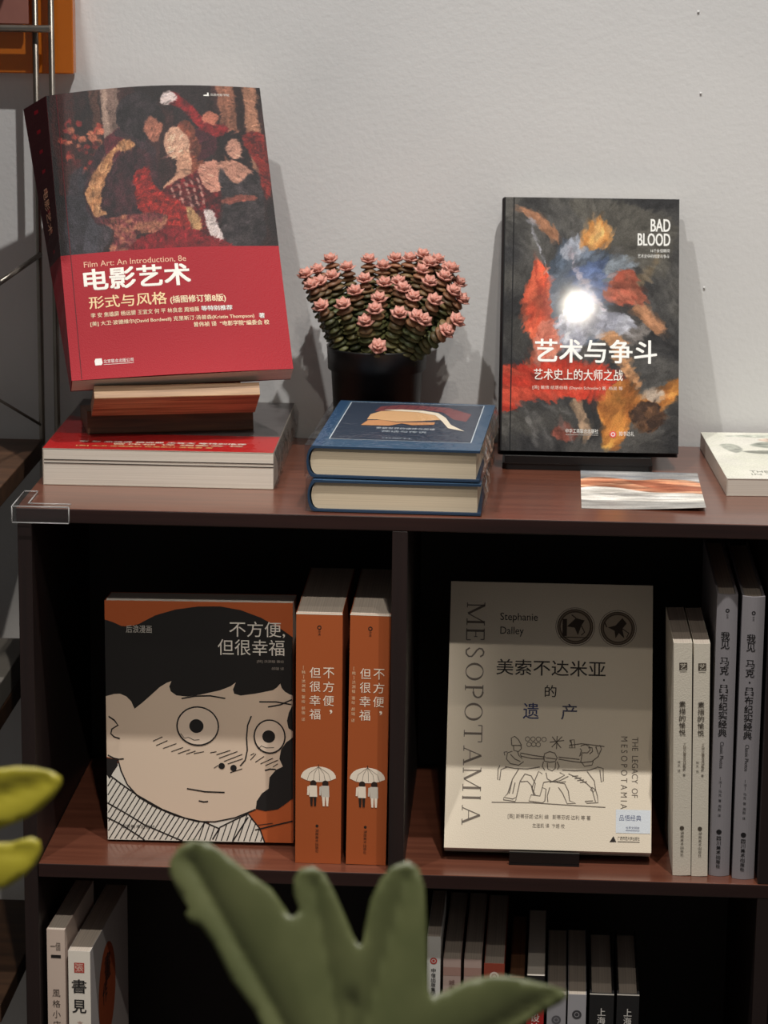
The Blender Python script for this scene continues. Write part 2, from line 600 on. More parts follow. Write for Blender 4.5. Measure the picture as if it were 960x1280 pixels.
    def warp(self, amp, sx, sy):
        dx = (self.noise(sx, sy, 3) - .5) * 2 * amp * self.W / self.w
        dy = (self.noise(sx, sy, 3) - .5) * 2 * amp * self.H / self.h
        ys, xs = np.mgrid[0:self.H, 0:self.W]
        xi = np.clip((xs + dx).round().astype(int), 0, self.W - 1); yi = np.clip((ys + dy).round().astype(int), 0, self.H - 1)
        self.a = self.a[yi, xi]

    def dabs(self, n, length, width, jitter, angle, spread, region=None):
        """short brush marks that pick up the colour beneath them"""
        for _ in range(n):
            x = self.rs.rand() * self.w; y = self.rs.rand() * self.h
            j = min(self.H - 1, int((self.h - y) / self.h * self.H)); i = min(self.W - 1, int(x / self.w * self.W))
            c = np.clip(self.a[j, i] * (1 + (self.rs.rand() - .5) * 2 * jitter), 0, 1)
            a = angle(x, y) + (self.rs.rand() - .5) * spread
            L = length * (.5 + self.rs.rand()); wd = width * (.5 + self.rs.rand())
            ca, sa = math.cos(a), math.sin(a)
            R = int(L * self.W / self.w) + 3
            i0, i1, j0, j1 = max(0, i - R), min(self.W, i + R), max(0, j - R), min(self.H, j + R)
            X = self.X[j0:j1, i0:i1] - x; Y = self.Y[j0:j1, i0:i1] - y
            u = X * ca + Y * sa; v = -X * sa + Y * ca + .03 * u * u / max(L, 1)
            m = np.clip(1.3 - (np.abs(u) / (L / 2)) ** 3 - (np.abs(v) / (wd / 2)) ** 2, 0, 1)[..., None] * .6
            self.a[j0:j1, i0:i1] = self.a[j0:j1, i0:i1] * (1 - m) + c * m

    def img(self, grain=0.03):
        g = (self.rs.rand(self.H, self.W, 1) - .5) * 2 * grain
        return np.clip(self.a * (1 + g) + g * .3, 0, 1)


# ================================================================== THE ROOM
WALL_Y = 0.330
m = MB(); m.box((-2.2, WALL_Y, 0.0), (2.6, WALL_Y + 0.1, 2.9))
for (bx, bz) in ((0.585, 1.41), (0.59, 1.335), (0.574, 1.18), (0.60, 1.152)):      # drips in the paint
    m.lathe([(0.0, 0.0), (0.0011, 0.0002), (0.0009, 0.0016), (0.0, 0.0024)], bx, WALL_Y - 0.0003, n=8)
    for k in range(len(m.v) - 32, len(m.v)):
        x, y, z = m.v[k]; m.v[k] = (x, y, z + bz)
struct(m.build('wall_back', MAT['wall']))
m = MB(); m.box((-2.2, -3.2, -0.1), (2.6, WALL_Y + 0.1, 0.0))
struct(m.build('floor', MAT['floor']))

# ================================================================== BOOKCASE
T = 0.0129; H1 = 0.3219; XI = 0.0124; DL, DR = 0.3222, 0.3356; WR = 0.645; DEPTH = 0.312
bc = thing('bookcase', 'dark mahogany open bookcase holding the rows of books', 'bookcase', (0, 0, -1.0))
Z = lambda z: z + 1.0


def bpart(name, a, b, mat, bevel=0.0007):
    q = MB(); q.box((a[0], a[1], Z(a[2])), (b[0], b[1], Z(b[2])))
    if mat is MAT['wood']:                              # laminate faces, darker banding on the edges
        q.m[-4:] = [1, 1, 1, 1]
        return q.build(name, [mat, MAT['edge']], bc, bevel=bevel)
    return q.build(name, mat, bc, bevel=bevel)


END = 0.9800
bpart('top_panel', (-0.0008, -0.0006, -T), (END, DEPTH + 0.012, 0), MAT['wood'], 0.001)
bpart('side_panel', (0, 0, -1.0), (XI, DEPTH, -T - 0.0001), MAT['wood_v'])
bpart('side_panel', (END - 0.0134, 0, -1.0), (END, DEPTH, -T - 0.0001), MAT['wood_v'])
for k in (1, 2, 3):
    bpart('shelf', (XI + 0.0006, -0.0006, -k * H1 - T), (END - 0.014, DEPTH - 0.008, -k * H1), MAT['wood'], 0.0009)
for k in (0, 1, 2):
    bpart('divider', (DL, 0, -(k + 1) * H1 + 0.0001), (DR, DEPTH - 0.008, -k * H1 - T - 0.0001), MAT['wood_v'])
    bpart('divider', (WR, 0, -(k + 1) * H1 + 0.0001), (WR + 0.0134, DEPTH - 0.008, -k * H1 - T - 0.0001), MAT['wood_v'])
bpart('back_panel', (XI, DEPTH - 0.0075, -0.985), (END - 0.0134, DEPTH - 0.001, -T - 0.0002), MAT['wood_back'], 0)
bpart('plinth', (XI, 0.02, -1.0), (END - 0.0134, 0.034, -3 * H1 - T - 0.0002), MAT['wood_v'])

# clear corner bumper on the top's front-left corner
m = MB()
m.box((-0.0036, -0.0044, 0.0004), (0.0455, 0.0075, 0.0024))
m.box((-0.0036, -0.0042, -0.0125), (0.0455, -0.0012, 0.0004))
m.box((-0.0036, 0.0075, 0.0004), (0.0085, 0.055, 0.0024))
m.box((-0.0036, -0.0012, -0.0125), (-0.0014, 0.055, 0.0004))
g = 0.00055
for a, b in (((-0.0036, -0.0044, 0.0020), (0.0455, -0.0044, 0.0020)), ((-0.0036, -0.0044, -0.0122), (0.0455, -0.0044, -0.0122)),
             ((0.0455, -0.0044, -0.0122), (0.0455, -0.0044, 0.0020)), ((-0.0036, -0.0044, 0.0020), (-0.0036, 0.055, 0.0020)),
             ((-0.0036, -0.0044, -0.0122), (-0.0036, -0.0044, 0.0020)), ((0.0090, 0.0078, 0.0020), (0.0455, 0.0078, 0.0020)),
             ((0.0085, 0.0078, 0.0020), (0.0085, 0.055, 0.0020)), ((-0.0036, 0.055, 0.0020), (0.0085, 0.055, 0.0020))):
    m.tube([a, b], g, mat=1, n=8)  # thin pale tubes added as the guard's bright edge highlights
o = m.build('corner_guard', [MAT['clear'], MAT['edge_glint']])
tag(lift(o), 'clear plastic corner guard on the bookcase top', 'corner guard')

# ================================================================== BOOKS
EPS = 0.00010


def c_front(w, t, c, rounded, nx=1):
    """closed C profile, spine at x = 0, opening at x = w"""
    if rounded:
        g = 0.006; b = min(0.006, t * .22)
        arc = [(g * .2 - b * math.sin(math.pi * k / 8) * 1.0, t * .5 + t * .5 * math.cos(math.pi * k / 8)) for k in range(9)]
        arc_in = [(x + c * .9, t * .5 + (y - t * .5) * (1 - 2 * c / t)) for x, y in arc[::-1]]
        return [(w, 0), (w, c)] + arc_in + [(w, t - c), (w, t)] + arc
    fr = [(w * k / nx, 0) for k in range(nx + 1)]
    fi = [(w - (w - c) * k / nx, c) for k in range(nx + 1)]
    bi = [(c + (w - c) * k / nx, t - c) for k in range(nx + 1)]
    bo = [(w - w * k / nx, t) for k in range(nx + 1)]
    return fr + fi + bi + bo


def c_spine(w, d, c, bulge):
    """closed C profile for a book whose spine (y = 0) faces the room"""
    n = 8
    arc = [(w * k / n, -bulge * math.sin(math.pi * k / n)) for k in range(n + 1)]
    inn = [(c + (w - 2 * c) * (1 - k / n), c - bulge * .8 * math.sin(math.pi * k / n)) for k in range(n + 1)]
    return arc + [(w, d), (w - c, d)] + inn + [(c, d), (0, d)]


def fx(w, h):
    return lambda u, v, l: (u / 1000.0, -EPS * (l + 1), v / 1000.0)


def front_book(label, loc, rot, w, h, t, print_key, cols, art, hard=False, page='page', cat='book', group=None,
               deform=None, nx=1, nz=1, name='paperback_book', film=False, page_mats=None, page_extra=None):
    """book with its spine at x = 0 and its front cover at y = 0; art(mb, xf) lays the print on the front cover"""
    root = thing(name, label, cat, loc, rot, group)
    c = 0.0019 if hard else 0.0005
    over = 0.0032 if hard else 0.0
    q = MB()
    q.prism(c_front(w, t, c, hard, nx), 0, h, cols, nz=nz)
    art(q, fx(w, h))
    q.build('cover', MAT[print_key], root, deform)
    p = MB()
    y0, y1 = c + 0.0001, t - c - 0.0001
    x0 = c + (0.0035 if hard else 0.0002)
    n = max(nx, 1)
    fr = [(x0 + (w - over - x0) * k / n, y0) for k in range(n + 1)]
    bk = [(w - over - (w - over - x0) * k / n, y1) for k in range(n + 1)]
    if hard:
        b = min(0.006, t * .22)
        bk = [(w - over, y1)] + [(0.0042 - b * math.sin(math.pi * k / 8), t * .5 + (y1 - t * .5) * math.cos(math.pi * k / 8)) for k in range(9)]
        fr = [(w - over, y0)]
    p.prism(fr + bk, max(over, 0.0003), h - max(over, 0.0003), nz=nz)
    if page_extra:
        page_extra(p)
    p.build('page_block', page_mats or MAT[page], root, deform)
    if film:
        f = MB()
        e = 0.0009
        f.box((-0.0062 if hard else -e, -e, -e), (w + e, t + e * .2, h + e))
        rc = random.Random(int(w * 1e4))
        nz_, ny_ = 46, 4                                # crumpled weld of the wrap along the fore-edge
        vs = [(w + e + (0.0002 if j in (0, ny_) else rc.uniform(0.0004, 0.0042)), t * j / ny_, h * i / nz_) for i in range(nz_ + 1) for j in range(ny_ + 1)]
        f.add(vs, [(i * (ny_ + 1) + j, i * (ny_ + 1) + j + 1, (i + 1) * (ny_ + 1) + j + 1, (i + 1) * (ny_ + 1) + j) for i in range(nz_) for j in range(ny_)], mat=1)
        f.build('shrink_wrap', [MAT['film'], MAT['crease']], root, deform, bevel=0.0)
    return root


def spine_book(label, loc, rot, w, h, d, print_key, cols, art=None, hard=False, bulge=0.0, page='page_x', group=None,
               name='paperback_book', side_art=None, cat='book', tall=0.0):
    root = thing(name, label, cat, loc, rot, group)
    c = 0.0018 if hard else 0.0005
    q = MB()
    q.prism(c_spine(w, d, c, bulge), 0, h, cols)

    def xf(u, v, l):
        uu_ = min(max(u / 1000.0 / w, 0), 1)
        k = uu_ * 8; i = min(int(k), 7); f = k - i
        b = bulge * (math.sin(math.pi * i / 8) * (1 - f) + math.sin(math.pi * (i + 1) / 8) * f)
        return (u / 1000.0, -b - EPS * (l + 1), v / 1000.0)
    if art:
        art(q, xf, w * 1000, h * 1000)
    if side_art:
        side_art(q, lambda u, v, l: (w + EPS * (l + 1), u / 1000.0, v / 1000.0), d * 1000, h * 1000)
    q.build('cover', MAT[print_key], root)
    p = MB()
    ov = 0.003 if hard else 0.0003
    p.box((c + 0.0001, c + 0.0003, ov), (w - c - 0.0001, d - (0.003 if hard else 0.0002), h - ov))
    p.build('page_block', MAT[page], root)
    return root


FLAT = -math.pi / 2
WHITE = rgb(238, 236, 230)

# ---------------------------------------------------------------- big red film book on the walnut stand
FW, FH = 198.0, 285.0
P = Paint(250, 204, FW, 163, rgb(26, 20, 22), 3)     # upper picture: 163 mm tall, sits at v = 122..285 (a plain stand-in for a dance scene)
n = P.noise(14, 40)
P.put(np.ones_like(n), rgb(24, 18, 20), .5, 10, 30, rgb(54, 34, 34))
for x0, x1, col in ((4, 22, rgb(62, 28, 26)), (40, 46, rgb(84, 58, 48)), (50, 66, rgb(176, 158, 140)), (56, 62, rgb(120, 102, 92)), (66, 78, rgb(54, 34, 34)),
                    (158, 172, rgb(150, 104, 80)), (174, 178, rgb(36, 22, 22)), (182, 192, rgb(168, 126, 98)), (116, 146, rgb(40, 32, 34))):
    P.poly([(x0, 60), (x1, 58), (x1 + 2, 166), (x0 - 1, 166)], col, .3, 2, False, .9, 4, 30)
rs = random.Random(8)
for k in range(46):                                   # flowers on the left
    x = 10 + rs.random() * 38; y = 78 + rs.random() * 58
    P.oval((x, y), 1.5 + rs.random() * 3, 1.5 + rs.random() * 2.6, rs.choice([rgb(150, 46, 44), rgb(190, 80, 62), rgb(206, 128, 96), rgb(92, 34, 36), rgb(46, 34, 30)]), .3, 1, .85)
P.poly([(6, 2), (30, 0), (40, 40), (30, 80), (18, 84), (8, 50)], rgb(52, 54, 62), .3, 3, alpha=.8)
P.poly([(22, 0), (42, 4), (52, 44), (44, 60), (30, 40)], rgb(74, 76, 84), .3, 3, alpha=.7)
# man seen from the side: coat, sash, hair, turned-away head
P.poly([(33, 30), (26, 60), (38, 96), (50, 110), (70, 121), (92, 103), (97, 70), (96, 38), (78, 30), (50, 26)], rgb(44, 30, 36), .35, 1, col2=rgb(70, 40, 46), sx=5, sy=8)
P.poly([(48, 110), (56, 118), (70, 121), (64, 96), (50, 92)], rgb(92, 34, 44), .2)
P.poly([(28, 60), (38, 82), (62, 107), (70, 112), (78, 106), (70, 98), (60, 98), (46, 70), (40, 48), (46, 38), (34, 36), (30, 46)], rgb(176, 128, 84), .3, 1, col2=rgb(206, 160, 112), sx=4, sy=4)
P.poly([(56, 116), (70, 122), (86, 108), (96, 100), (94, 92), (82, 100), (70, 110)], rgb(58, 44, 50), .2)
P.poly([(64, 120), (62, 138), (70, 152), (86, 158), (98, 150), (104, 138), (100, 124), (92, 116), (86, 106), (78, 110)], rgb(26, 22, 26), .3, 1, col2=rgb(48, 42, 46))
P.poly([(88, 112), (87, 124), (95, 134), (103, 126), (102, 116), (96, 107)], rgb(168, 112, 90), .2)
P.poly([(94, 134), (100, 138), (105, 130), (102, 126)], rgb(30, 24, 26), .2)
# partner: light hair up, bare shoulder, red laced gown, raised arm
P.poly([(112, 116), (124, 128), (134, 118), (140, 96), (134, 78), (124, 70), (114, 92)], rgb(104, 56, 44), .35, 1, col2=rgb(148, 84, 60))
P.poly([(104, 106), (112, 122), (124, 114), (127, 100), (120, 88), (106, 90)], rgb(222, 182, 152), .12)
P.poly([(114, 92), (126, 98), (126, 76), (120, 60), (104, 56), (98, 60), (112, 74)], rgb(214, 168, 136), .15)
P.poly([(97, 56), (110, 66), (126, 74), (140, 82), (150, 66), (146, 30), (138, 14), (110, 20), (98, 36)], rgb(120, 28, 32), .4, 1, col2=rgb(66, 20, 26), sx=3, sy=3)
for i in range(5):
    for j in range(4):
        P.oval((106 + i * 6 + j * 1.4, 58 - j * 7 + i * 2.0), 1.2, 3.0, rgb(212, 176, 158), .1, 1, .8, rot=.3)
P.poly([(132, 80), (150, 86), (152, 60), (142, 54), (134, 62)], rgb(216, 160, 136), .15)
P.poly([(132, 86), (148, 94), (152, 110), (144, 122), (134, 116), (136, 100)], rgb(70, 30, 40), .3)
P.poly([(107, 148), (115, 156), (126, 148), (146, 126), (164, 122), (156, 110), (138, 120), (122, 138)], rgb(148, 32, 36), .3, 1, col2=rgb(104, 26, 32))
P.poly([(104, 146), (106, 154), (112, 157), (120, 150), (112, 144)], rgb(232, 226, 220), .06)
P.poly([(140, 128), (148, 136), (156, 132), (152, 122)], rgb(190, 120, 96), .2)
# his sleeve around her waist, white glove
P.poly([(72, 72), (86, 80), (92, 60), (118, 40), (128, 28), (120, 16), (92, 22), (76, 40)], rgb(170, 44, 36), .45, 1, col2=rgb(120, 30, 30), sx=4, sy=3)
P.poly([(118, 40), (126, 34), (130, 20), (124, 14), (119, 22)], rgb(196, 160, 110), .25)
P.poly([(132, 34), (140, 36), (146, 16), (150, 4), (140, 6), (136, 18)], rgb(228, 224, 218), .08)
P.poly([(40, 32), (96, 34), (92, 18), (70, 14), (70, 0), (46, 0), (50, 20)], rgb(112, 52, 56), .5, 1, col2=rgb(178, 120, 92), sx=5, sy=4)
# onlooker on the right
P.poly([(156, 108), (166, 118), (178, 108), (178, 88), (168, 78), (158, 92)], rgb(30, 22, 24), .2)
P.poly([(161, 104), (170, 109), (174, 98), (169, 88), (161, 91)], rgb(206, 160, 136), .15)
P.poly([(150, 82), (164, 86), (180, 78), (176, 66), (166, 56), (154, 66)], rgb(200, 152, 128), .2)
P.poly([(152, 78), (160, 66), (168, 62), (178, 74), (186, 76), (190, 50), (184, 4), (150, 2), (150, 46)], rgb(38, 34, 38), .35, 2, col2=rgb(62, 58, 60))
P.poly([(152, 48), (180, 52), (180, 46), (152, 42)], rgb(132, 76, 64), .2)
P.poly([(176, 110), (196, 112), (197, 60), (190, 50), (186, 80)], rgb(150, 44, 36), .5, 2, col2=rgb(90, 28, 28), sx=4, sy=5)
P.poly([(96, 20), (146, 8), (150, -4), (60, -4)], rgb(128, 26, 34), .4, 1, sx=4, sy=4)
P.warp(2.2, 10, 10)
P.dabs(2600, 5.0, 1.6, .45, lambda x, y: 1.9 - x / 90.0 + math.sin(y / 15.0) * .5, 1.0)
P.a *= np.array([.86, .80, .80])
film_pic = P.img(.08)
RED = rgb(164, 17, 34)


def film_art(q, xf):
    NZ = 14
    for k in range(16):                                # plain red field in strips so that it follows the bend of the cover
        for j in range(NZ):
            u0, u1 = FW * k / 16, FW * (k + 1) / 16
            v0, v1 = 122.0 * j / NZ, 122.0 * (j + 1) / NZ
            q.add([xf(u0, v0, 0), xf(u1, v0, 0), xf(u1, v1, 0), xf(u0, v1, 0)], [(0, 1, 2, 3)], RED)
    q.grid_print(film_pic, lambda u, v, l: xf(u, v + 122.0, l), FW, 163.0)
    cream = rgb(250, 226, 190)
    q.text('Film Art: An Introduction, 8e', (20, 107.5, 112, 114), xf, rgb(240, 190, 160), 2)
    q.text('电影艺术', (19, 85.5, 114, 106), xf, rgb(255, 250, 240), 2, bold=0.03)
    q.text('形式与风格', (21.5, 67.5, 91, 79.5), xf, rgb(252, 220, 170), 2, bold=0.012)
    q.text('(插图修订第8版)', (94, 67, 144, 75), xf, cream, 2, bold=0.02)
    q.text('李 安 焦雄屏 杨远婴 王宜文 何 平 林良忠 周旭薇', (22, 58.8, 119, 63.5), xf, cream, 2, bold=0.01)
    q.text('等特别推荐', (121, 59.2, 149, 64), xf, WHITE, 2, bold=0.03)
    q.text('[美] 大卫·波德维尔(David Bordwell) 克里斯汀·汤普森(Kristin Thompson)', (21, 50.2, 168, 55.2), xf, cream, 2, bold=0.01)
    q.text('著', (172.5, 50.6, 177.5, 55.4), xf, WHITE, 2, bold=0.03)
    q.text('曾伟祯 译  “电影学院”编委会 校', (113, 44, 181, 48.8), xf, cream, 2, bold=0.015)
    q.poly([(22, 13), (27.5, 13), (28.6, 15), (28, 19.4), (22.6, 19.4), (21.6, 17)], xf, WHITE, 2)
    q.text('北京联合出版公司', (29.5, 14.4, 56, 18.2), xf, WHITE, 2)
    q.line([(29.5, 13.3), (56, 13.3)], xf, .35, WHITE, 2)
    q.poly([(144, 274), (149, 274), (149, 277.5), (147.6, 277.5), (147.6, 275.6), (144, 275)], xf, WHITE, 3)
    q.text('后浪电影学院', (150.5, 274.2, 168, 276.8), xf, rgb(220, 214, 206), 3)
    q.line([(9, 1), (9, 284)], xf, .7, rgb(90, 14, 24), 3)
    # the spine continues the picture and the red
    sx = lambda u, v, l: (-EPS * (l + 1), u / 1000.0, v / 1000.0)
    for j in range(14):
        v0, v1 = 285.0 * j / 14, 285.0 * (j + 1) / 14
        q.add([sx(24, v0, 0), sx(0, v0, 0), sx(0, v1, 0), sx(24, v1, 0)], [(0, 1, 2, 3)], rgb(120, 18, 30) if j < 6 else rgb(54, 22, 26))
    q.text('电影艺术', (8, 150, 15, 196), lambda u, v, l: sx(24 - u, v, l), rgb(214, 160, 130), 2, rot=-90)


def film_bend(x, y, z):
    k = min(max(z / 0.285, 0), 1)
    return (x - 0.020 * k * (y / 0.024), y - 0.0045 * math.sin(math.pi * min(max(x / 0.198, 0), 1)) * (0.5 + .5 * k), z + 0.004 * k * math.sin(math.pi * min(max(x / .198, 0), 1)))


front_book('thick red paperback with a dancing couple leaning on the wooden stand', (0.0328, 0.0951, 0.0935), (-0.5874, -0.0328, 0.2425),
           0.198, 0.285, 0.024, 'print_satin', rgb(120, 18, 30), film_art, deform=film_bend, nx=16, nz=14)

# walnut stand under it (same turn and lean as the book)
st = thing('book_stand', 'walnut book stand holding up the red dancing-couple book', 'book stand', (0.0328, 0.0951, 0.0335), (0, 0, 0.2425))
RL = Matrix.Rotation(-0.5874, 4, 'X')
lean = lambda x, y, z: tuple(RL @ Vector((x, y, z)) + Vector((0, 0, 0.0588)))
m = MB(); m.prism([(0.009, 0.0), (0.009, -0.0125), (0.050, -0.0125), (0.050, 0.0)], 0.020, 0.168, xf=lambda a, b, c: lean(c, a, b))
m.build('ledge', MAT['stand_wood_light'], st, bevel=0.0009)
m = MB(); m.prism([(0.0275, 0.0003), (0.0375, 0.0003), (0.0375, 0.135), (0.0275, 0.135)], 0.034, 0.154, xf=lambda a, b, c: lean(c, a, b))
m.build('back_rest', MAT['stand_wood'], st, bevel=0.001)
m = MB(); m.prism([(0.056, 0.0), (0.135, 0.0), (0.135, 0.012), (0.075, 0.020), (0.060, 0.021)], 0.018, 0.170, xf=lambda a, b, c: (c, a, b))
m.build('base', MAT['stand_wood'], st, bevel=0.001)


# ---------------------------------------------------------------- red paperback lying under the stand
def lying_art(q, xf):
    q.poly([(0, 0), (205, 0), (205, 70), (0, 70)], xf, rgb(176, 30, 30), 0)
    q.poly([(0, 70), (205, 70), (205, 235), (0, 235)], xf, rgb(84, 78, 78), 0)
    q.poly([(0, 70), (60, 70), (40, 130), (0, 150)], xf, rgb(132, 40, 42), 1)
    for k, (a, b, y) in enumerate(((28, 150, 10), (60, 176, 20), (28, 178, 29))):
        q.text(['[美] 大卫·波德维尔 克里斯汀·汤普森 著', '曾伟祯 译 编委会 校', '李 安 焦雄屏 杨远婴 王宜文 等特别推荐'][k], (a, y, b, y + 6), xf,
               [rgb(232, 180, 120), rgb(240, 210, 180), rgb(246, 236, 226)][k], 2, bold=.02)


DARK = noise_mat('gap_between_pages', rgb(60, 54, 48), rgb(76, 70, 64), 0.9, (40, 40, 40))


def page_gap(p):
    p.box((0.001, 0.0098, -0.0001), (0.2051, 0.0105, 0.002), mat=1)
    p.box((0.001, 0.0128, -0.0001), (0.2051, 0.0136, 0.002), mat=1)


front_book('thick red paperback lying flat beneath the walnut book stand', (0.0067, 0.0911, 0.0333), (FLAT, 0, 0.0062), 0.205, 0.235, 0.033,
           'print_satin', rgb(196, 186, 172), lying_art, film=True, page_mats=[MAT['page'], DARK], page_extra=page_gap)

# ---------------------------------------------------------------- two blue hardbacks
NAVY = rgb(42, 62, 86)


def blue_art(q, xf):
    q.poly([(0, 0), (143.5, 0), (143.5, 210), (0, 210)], xf, rgb(62, 88, 114), 0)
    q.poly([(0, 0), (8, 0), (8, 210), (0, 210)], xf, rgb(48, 76, 108), 1)
    q.poly([(11, 32), (133.5, 32), (133.5, 203.5), (11, 203.5)], xf, rgb(54, 64, 80), 1)
    for a, b in (((11, 32), (133.5, 32)), ((133.5, 32), (133.5, 203.5)), ((133.5, 203.5), (11, 203.5)), ((11, 203.5), (11, 32))):
        q.line([a, b], xf, .9, rgb(196, 206, 214), 2)
    q.poly([(36.6, 161.9), (40, 185.5), (58.2, 196.2), (80, 194.6), (102, 188.5), (125, 160), (122.6, 125), (110.6, 134), (99, 165), (79, 176), (56, 170)], xf, rgb(126, 72, 76), 2)
    for k in range(9):
        a = 44 + k * 9
        q.line([(a, 172 + 2 * math.sin(k)), (a + 4, 193 - abs(k - 4) * 1.2)], xf, .7, rgb(70, 50, 62), 3)
    q.poly([(34, 122.5), (34.7, 147), (42.5, 162.8), (60.9, 168.8), (79.9, 168.2), (94.8, 159.1), (100.2, 143.3), (99.4, 130.1), (83.9, 122.4), (61.5, 115.8), (42.1, 123.7)], xf, rgb(222, 178, 132), 3)
    q.poly([(31.4, 95.3), (35.1, 118), (46.7, 121), (61.5, 112.5), (84.2, 116), (95.5, 118), (95.4, 106), (76.3, 101), (66.6, 108), (56.4, 96)], xf, rgb(206, 150, 106), 4)
    q.poly([(44.2, 168.7), (60.7, 172.5), (79.9, 169.8), (94.8, 160.5), (103.4, 139), (110.2, 108), (124.4, 80.5), (109, 92), (101.5, 121.9), (93.1, 150), (75.8, 161.9), (56.5, 164.8)], xf, rgb(240, 228, 206), 5)
    q.text('希腊世界的诸神与英雄', (46, 82, 98, 90), xf, rgb(206, 212, 218), 2)
    q.text('神话与传说', (52, 68, 92, 76), xf, rgb(190, 200, 208), 2)
    q.text('出版社', (56, 40, 82, 45), xf, rgb(170, 180, 190), 2)


for lab, loc, rz in (('blue hardback with a crested helmet on its cover, topmost of its stack', (0.2521, 0.0141, 0.0566), -0.0477),
                     ('shrink-wrapped blue hardback under the helmet book, resting on the bookcase top', (0.2537, 0.0085, 0.0280), -0.0206)):
    front_book(lab, loc, (FLAT, 0, rz), 0.1435, 0.210, 0.0272, 'print_gloss', NAVY, blue_art, hard=True, page='page_cream',
               name='hardback_book', film=True, group='blue hardbacks on the bookcase top')

# ---------------------------------------------------------------- dark art hardback with red sweep (plain stand-in picture)
BW, BH = 163.5, 245.0
P = Paint(250, 372, BW, BH, rgb(56, 56, 58), 11)
P.put(np.ones((372, 250)), rgb(50, 50, 52), .25, 26, 26, rgb(92, 90, 86))
P.poly([(60, 240), (110, 238), (160, 220), (150, 170), (120, 180), (90, 210)], rgb(98, 94, 84), .2, 8, alpha=.6, sx=14, sy=10)
P.poly([(104, 150), (126, 168), (150, 196), (140, 176), (124, 150), (110, 140)], rgb(140, 118, 86), .3, 4, alpha=.6)
# sweeping drapery, left
P.poly([(30, 186), (24, 168), (20, 150), (18, 130), (24, 112), (30, 98), (22, 92), (20, 86), (40, 92), (60, 100), (72, 118), (60, 132), (46, 140), (54, 158), (50, 166), (38, 176)], rgb(214, 74, 46), .45, 1, col2=rgb(236, 104, 70), sx=9, sy=16)
P.poly([(26, 96), (36, 120), (52, 128), (62, 110), (50, 92), (34, 82)], rgb(232, 150, 128), .35, 2, alpha=.65, sx=6, sy=14)
P.stroke([(28, 180), (34, 150), (44, 128), (56, 108)], 2, rgb(150, 40, 30), .6, 2)
P.stroke([(22, 140), (30, 118), (44, 104)], 1.6, rgb(160, 44, 32), .6, 2)
P.stroke([(40, 168), (38, 148), (48, 134)], 1.6, rgb(170, 46, 34), .6, 2)
# cool grey and blue folds in the middle
P.poly([(48, 190), (60, 206), (80, 200), (96, 188), (112, 176), (104, 150), (96, 130), (110, 118), (96, 104), (70, 100), (52, 112), (44, 140)], rgb(72, 84, 100), .4, 3, col2=rgb(112, 124, 142), sx=8, sy=10)
P.poly([(62, 172), (84, 184), (104, 172), (98, 148), (78, 142)], rgb(86, 106, 150), .3, 3, sx=7, sy=9)
P.poly([(52, 196), (66, 208), (78, 204), (72, 190), (58, 186)], rgb(156, 162, 176), .3, 2)
P.poly([(92, 178), (110, 188), (122, 178), (116, 160), (98, 158)], rgb(132, 142, 152), .4, 2, sx=4, sy=6)
P.poly([(52, 132), (72, 142), (96, 136), (116, 126), (122, 112), (106, 104), (84, 110), (74, 92), (60, 96), (52, 114)], rgb(150, 152, 168), .45, 2, col2=rgb(196, 198, 210), sx=5, sy=12)
P.poly([(110, 112), (128, 122), (134, 116), (126, 104), (112, 98)], rgb(122, 116, 112), .3, 2)
P.stroke([(62, 198), (68, 176), (78, 154), (92, 136)], 4.5, rgb(196, 184, 196), .8, 1.5)
# rust fold on the right, ochre accents
P.poly([(92, 152), (104, 168), (118, 174), (130, 158), (132, 146), (116, 138), (98, 142)], rgb(168, 78, 58), .4, 2, col2=rgb(196, 110, 84), sx=6, sy=5)
P.poly([(74, 214), (86, 224), (98, 216), (100, 204), (90, 194), (78, 198)], rgb(212, 134, 60), .35, 2, col2=rgb(232, 172, 104), sx=5, sy=5)
P.poly([(14, 238), (28, 232), (44, 220), (52, 208), (44, 202), (30, 216), (16, 230)], rgb(186, 128, 94), .35, 2, sx=5, sy=5)
P.poly([(120, 138), (132, 140), (144, 126), (150, 116), (140, 112), (130, 122), (120, 130)], rgb(198, 138, 98), .3, 2)
P.stroke([(18, 232), (30, 200), (46, 166)], 1.8, rgb(176, 176, 186), .9, .8)
P.poly([(96, 112), (108, 114), (116, 96), (128, 72), (124, 60), (114, 72), (104, 92)], rgb(208, 150, 102), .3, 2)
# red sweep with bristled end
P.poly([(0, 76), (22, 86), (48, 89), (76, 84), (100, 76), (114, 66), (118, 52), (108, 46), (88, 46), (60, 52), (28, 46), (0, 38)], rgb(206, 52, 34), .22, 1, col2=rgb(226, 78, 54), sx=40, sy=5)
for k in range(16):
    x = 96 + rs.random() * 24; y = 40 + rs.random() * 26
    P.stroke([(x - 12, y + 2), (x, y)], .8, rgb(60, 32, 28), .7, .7)
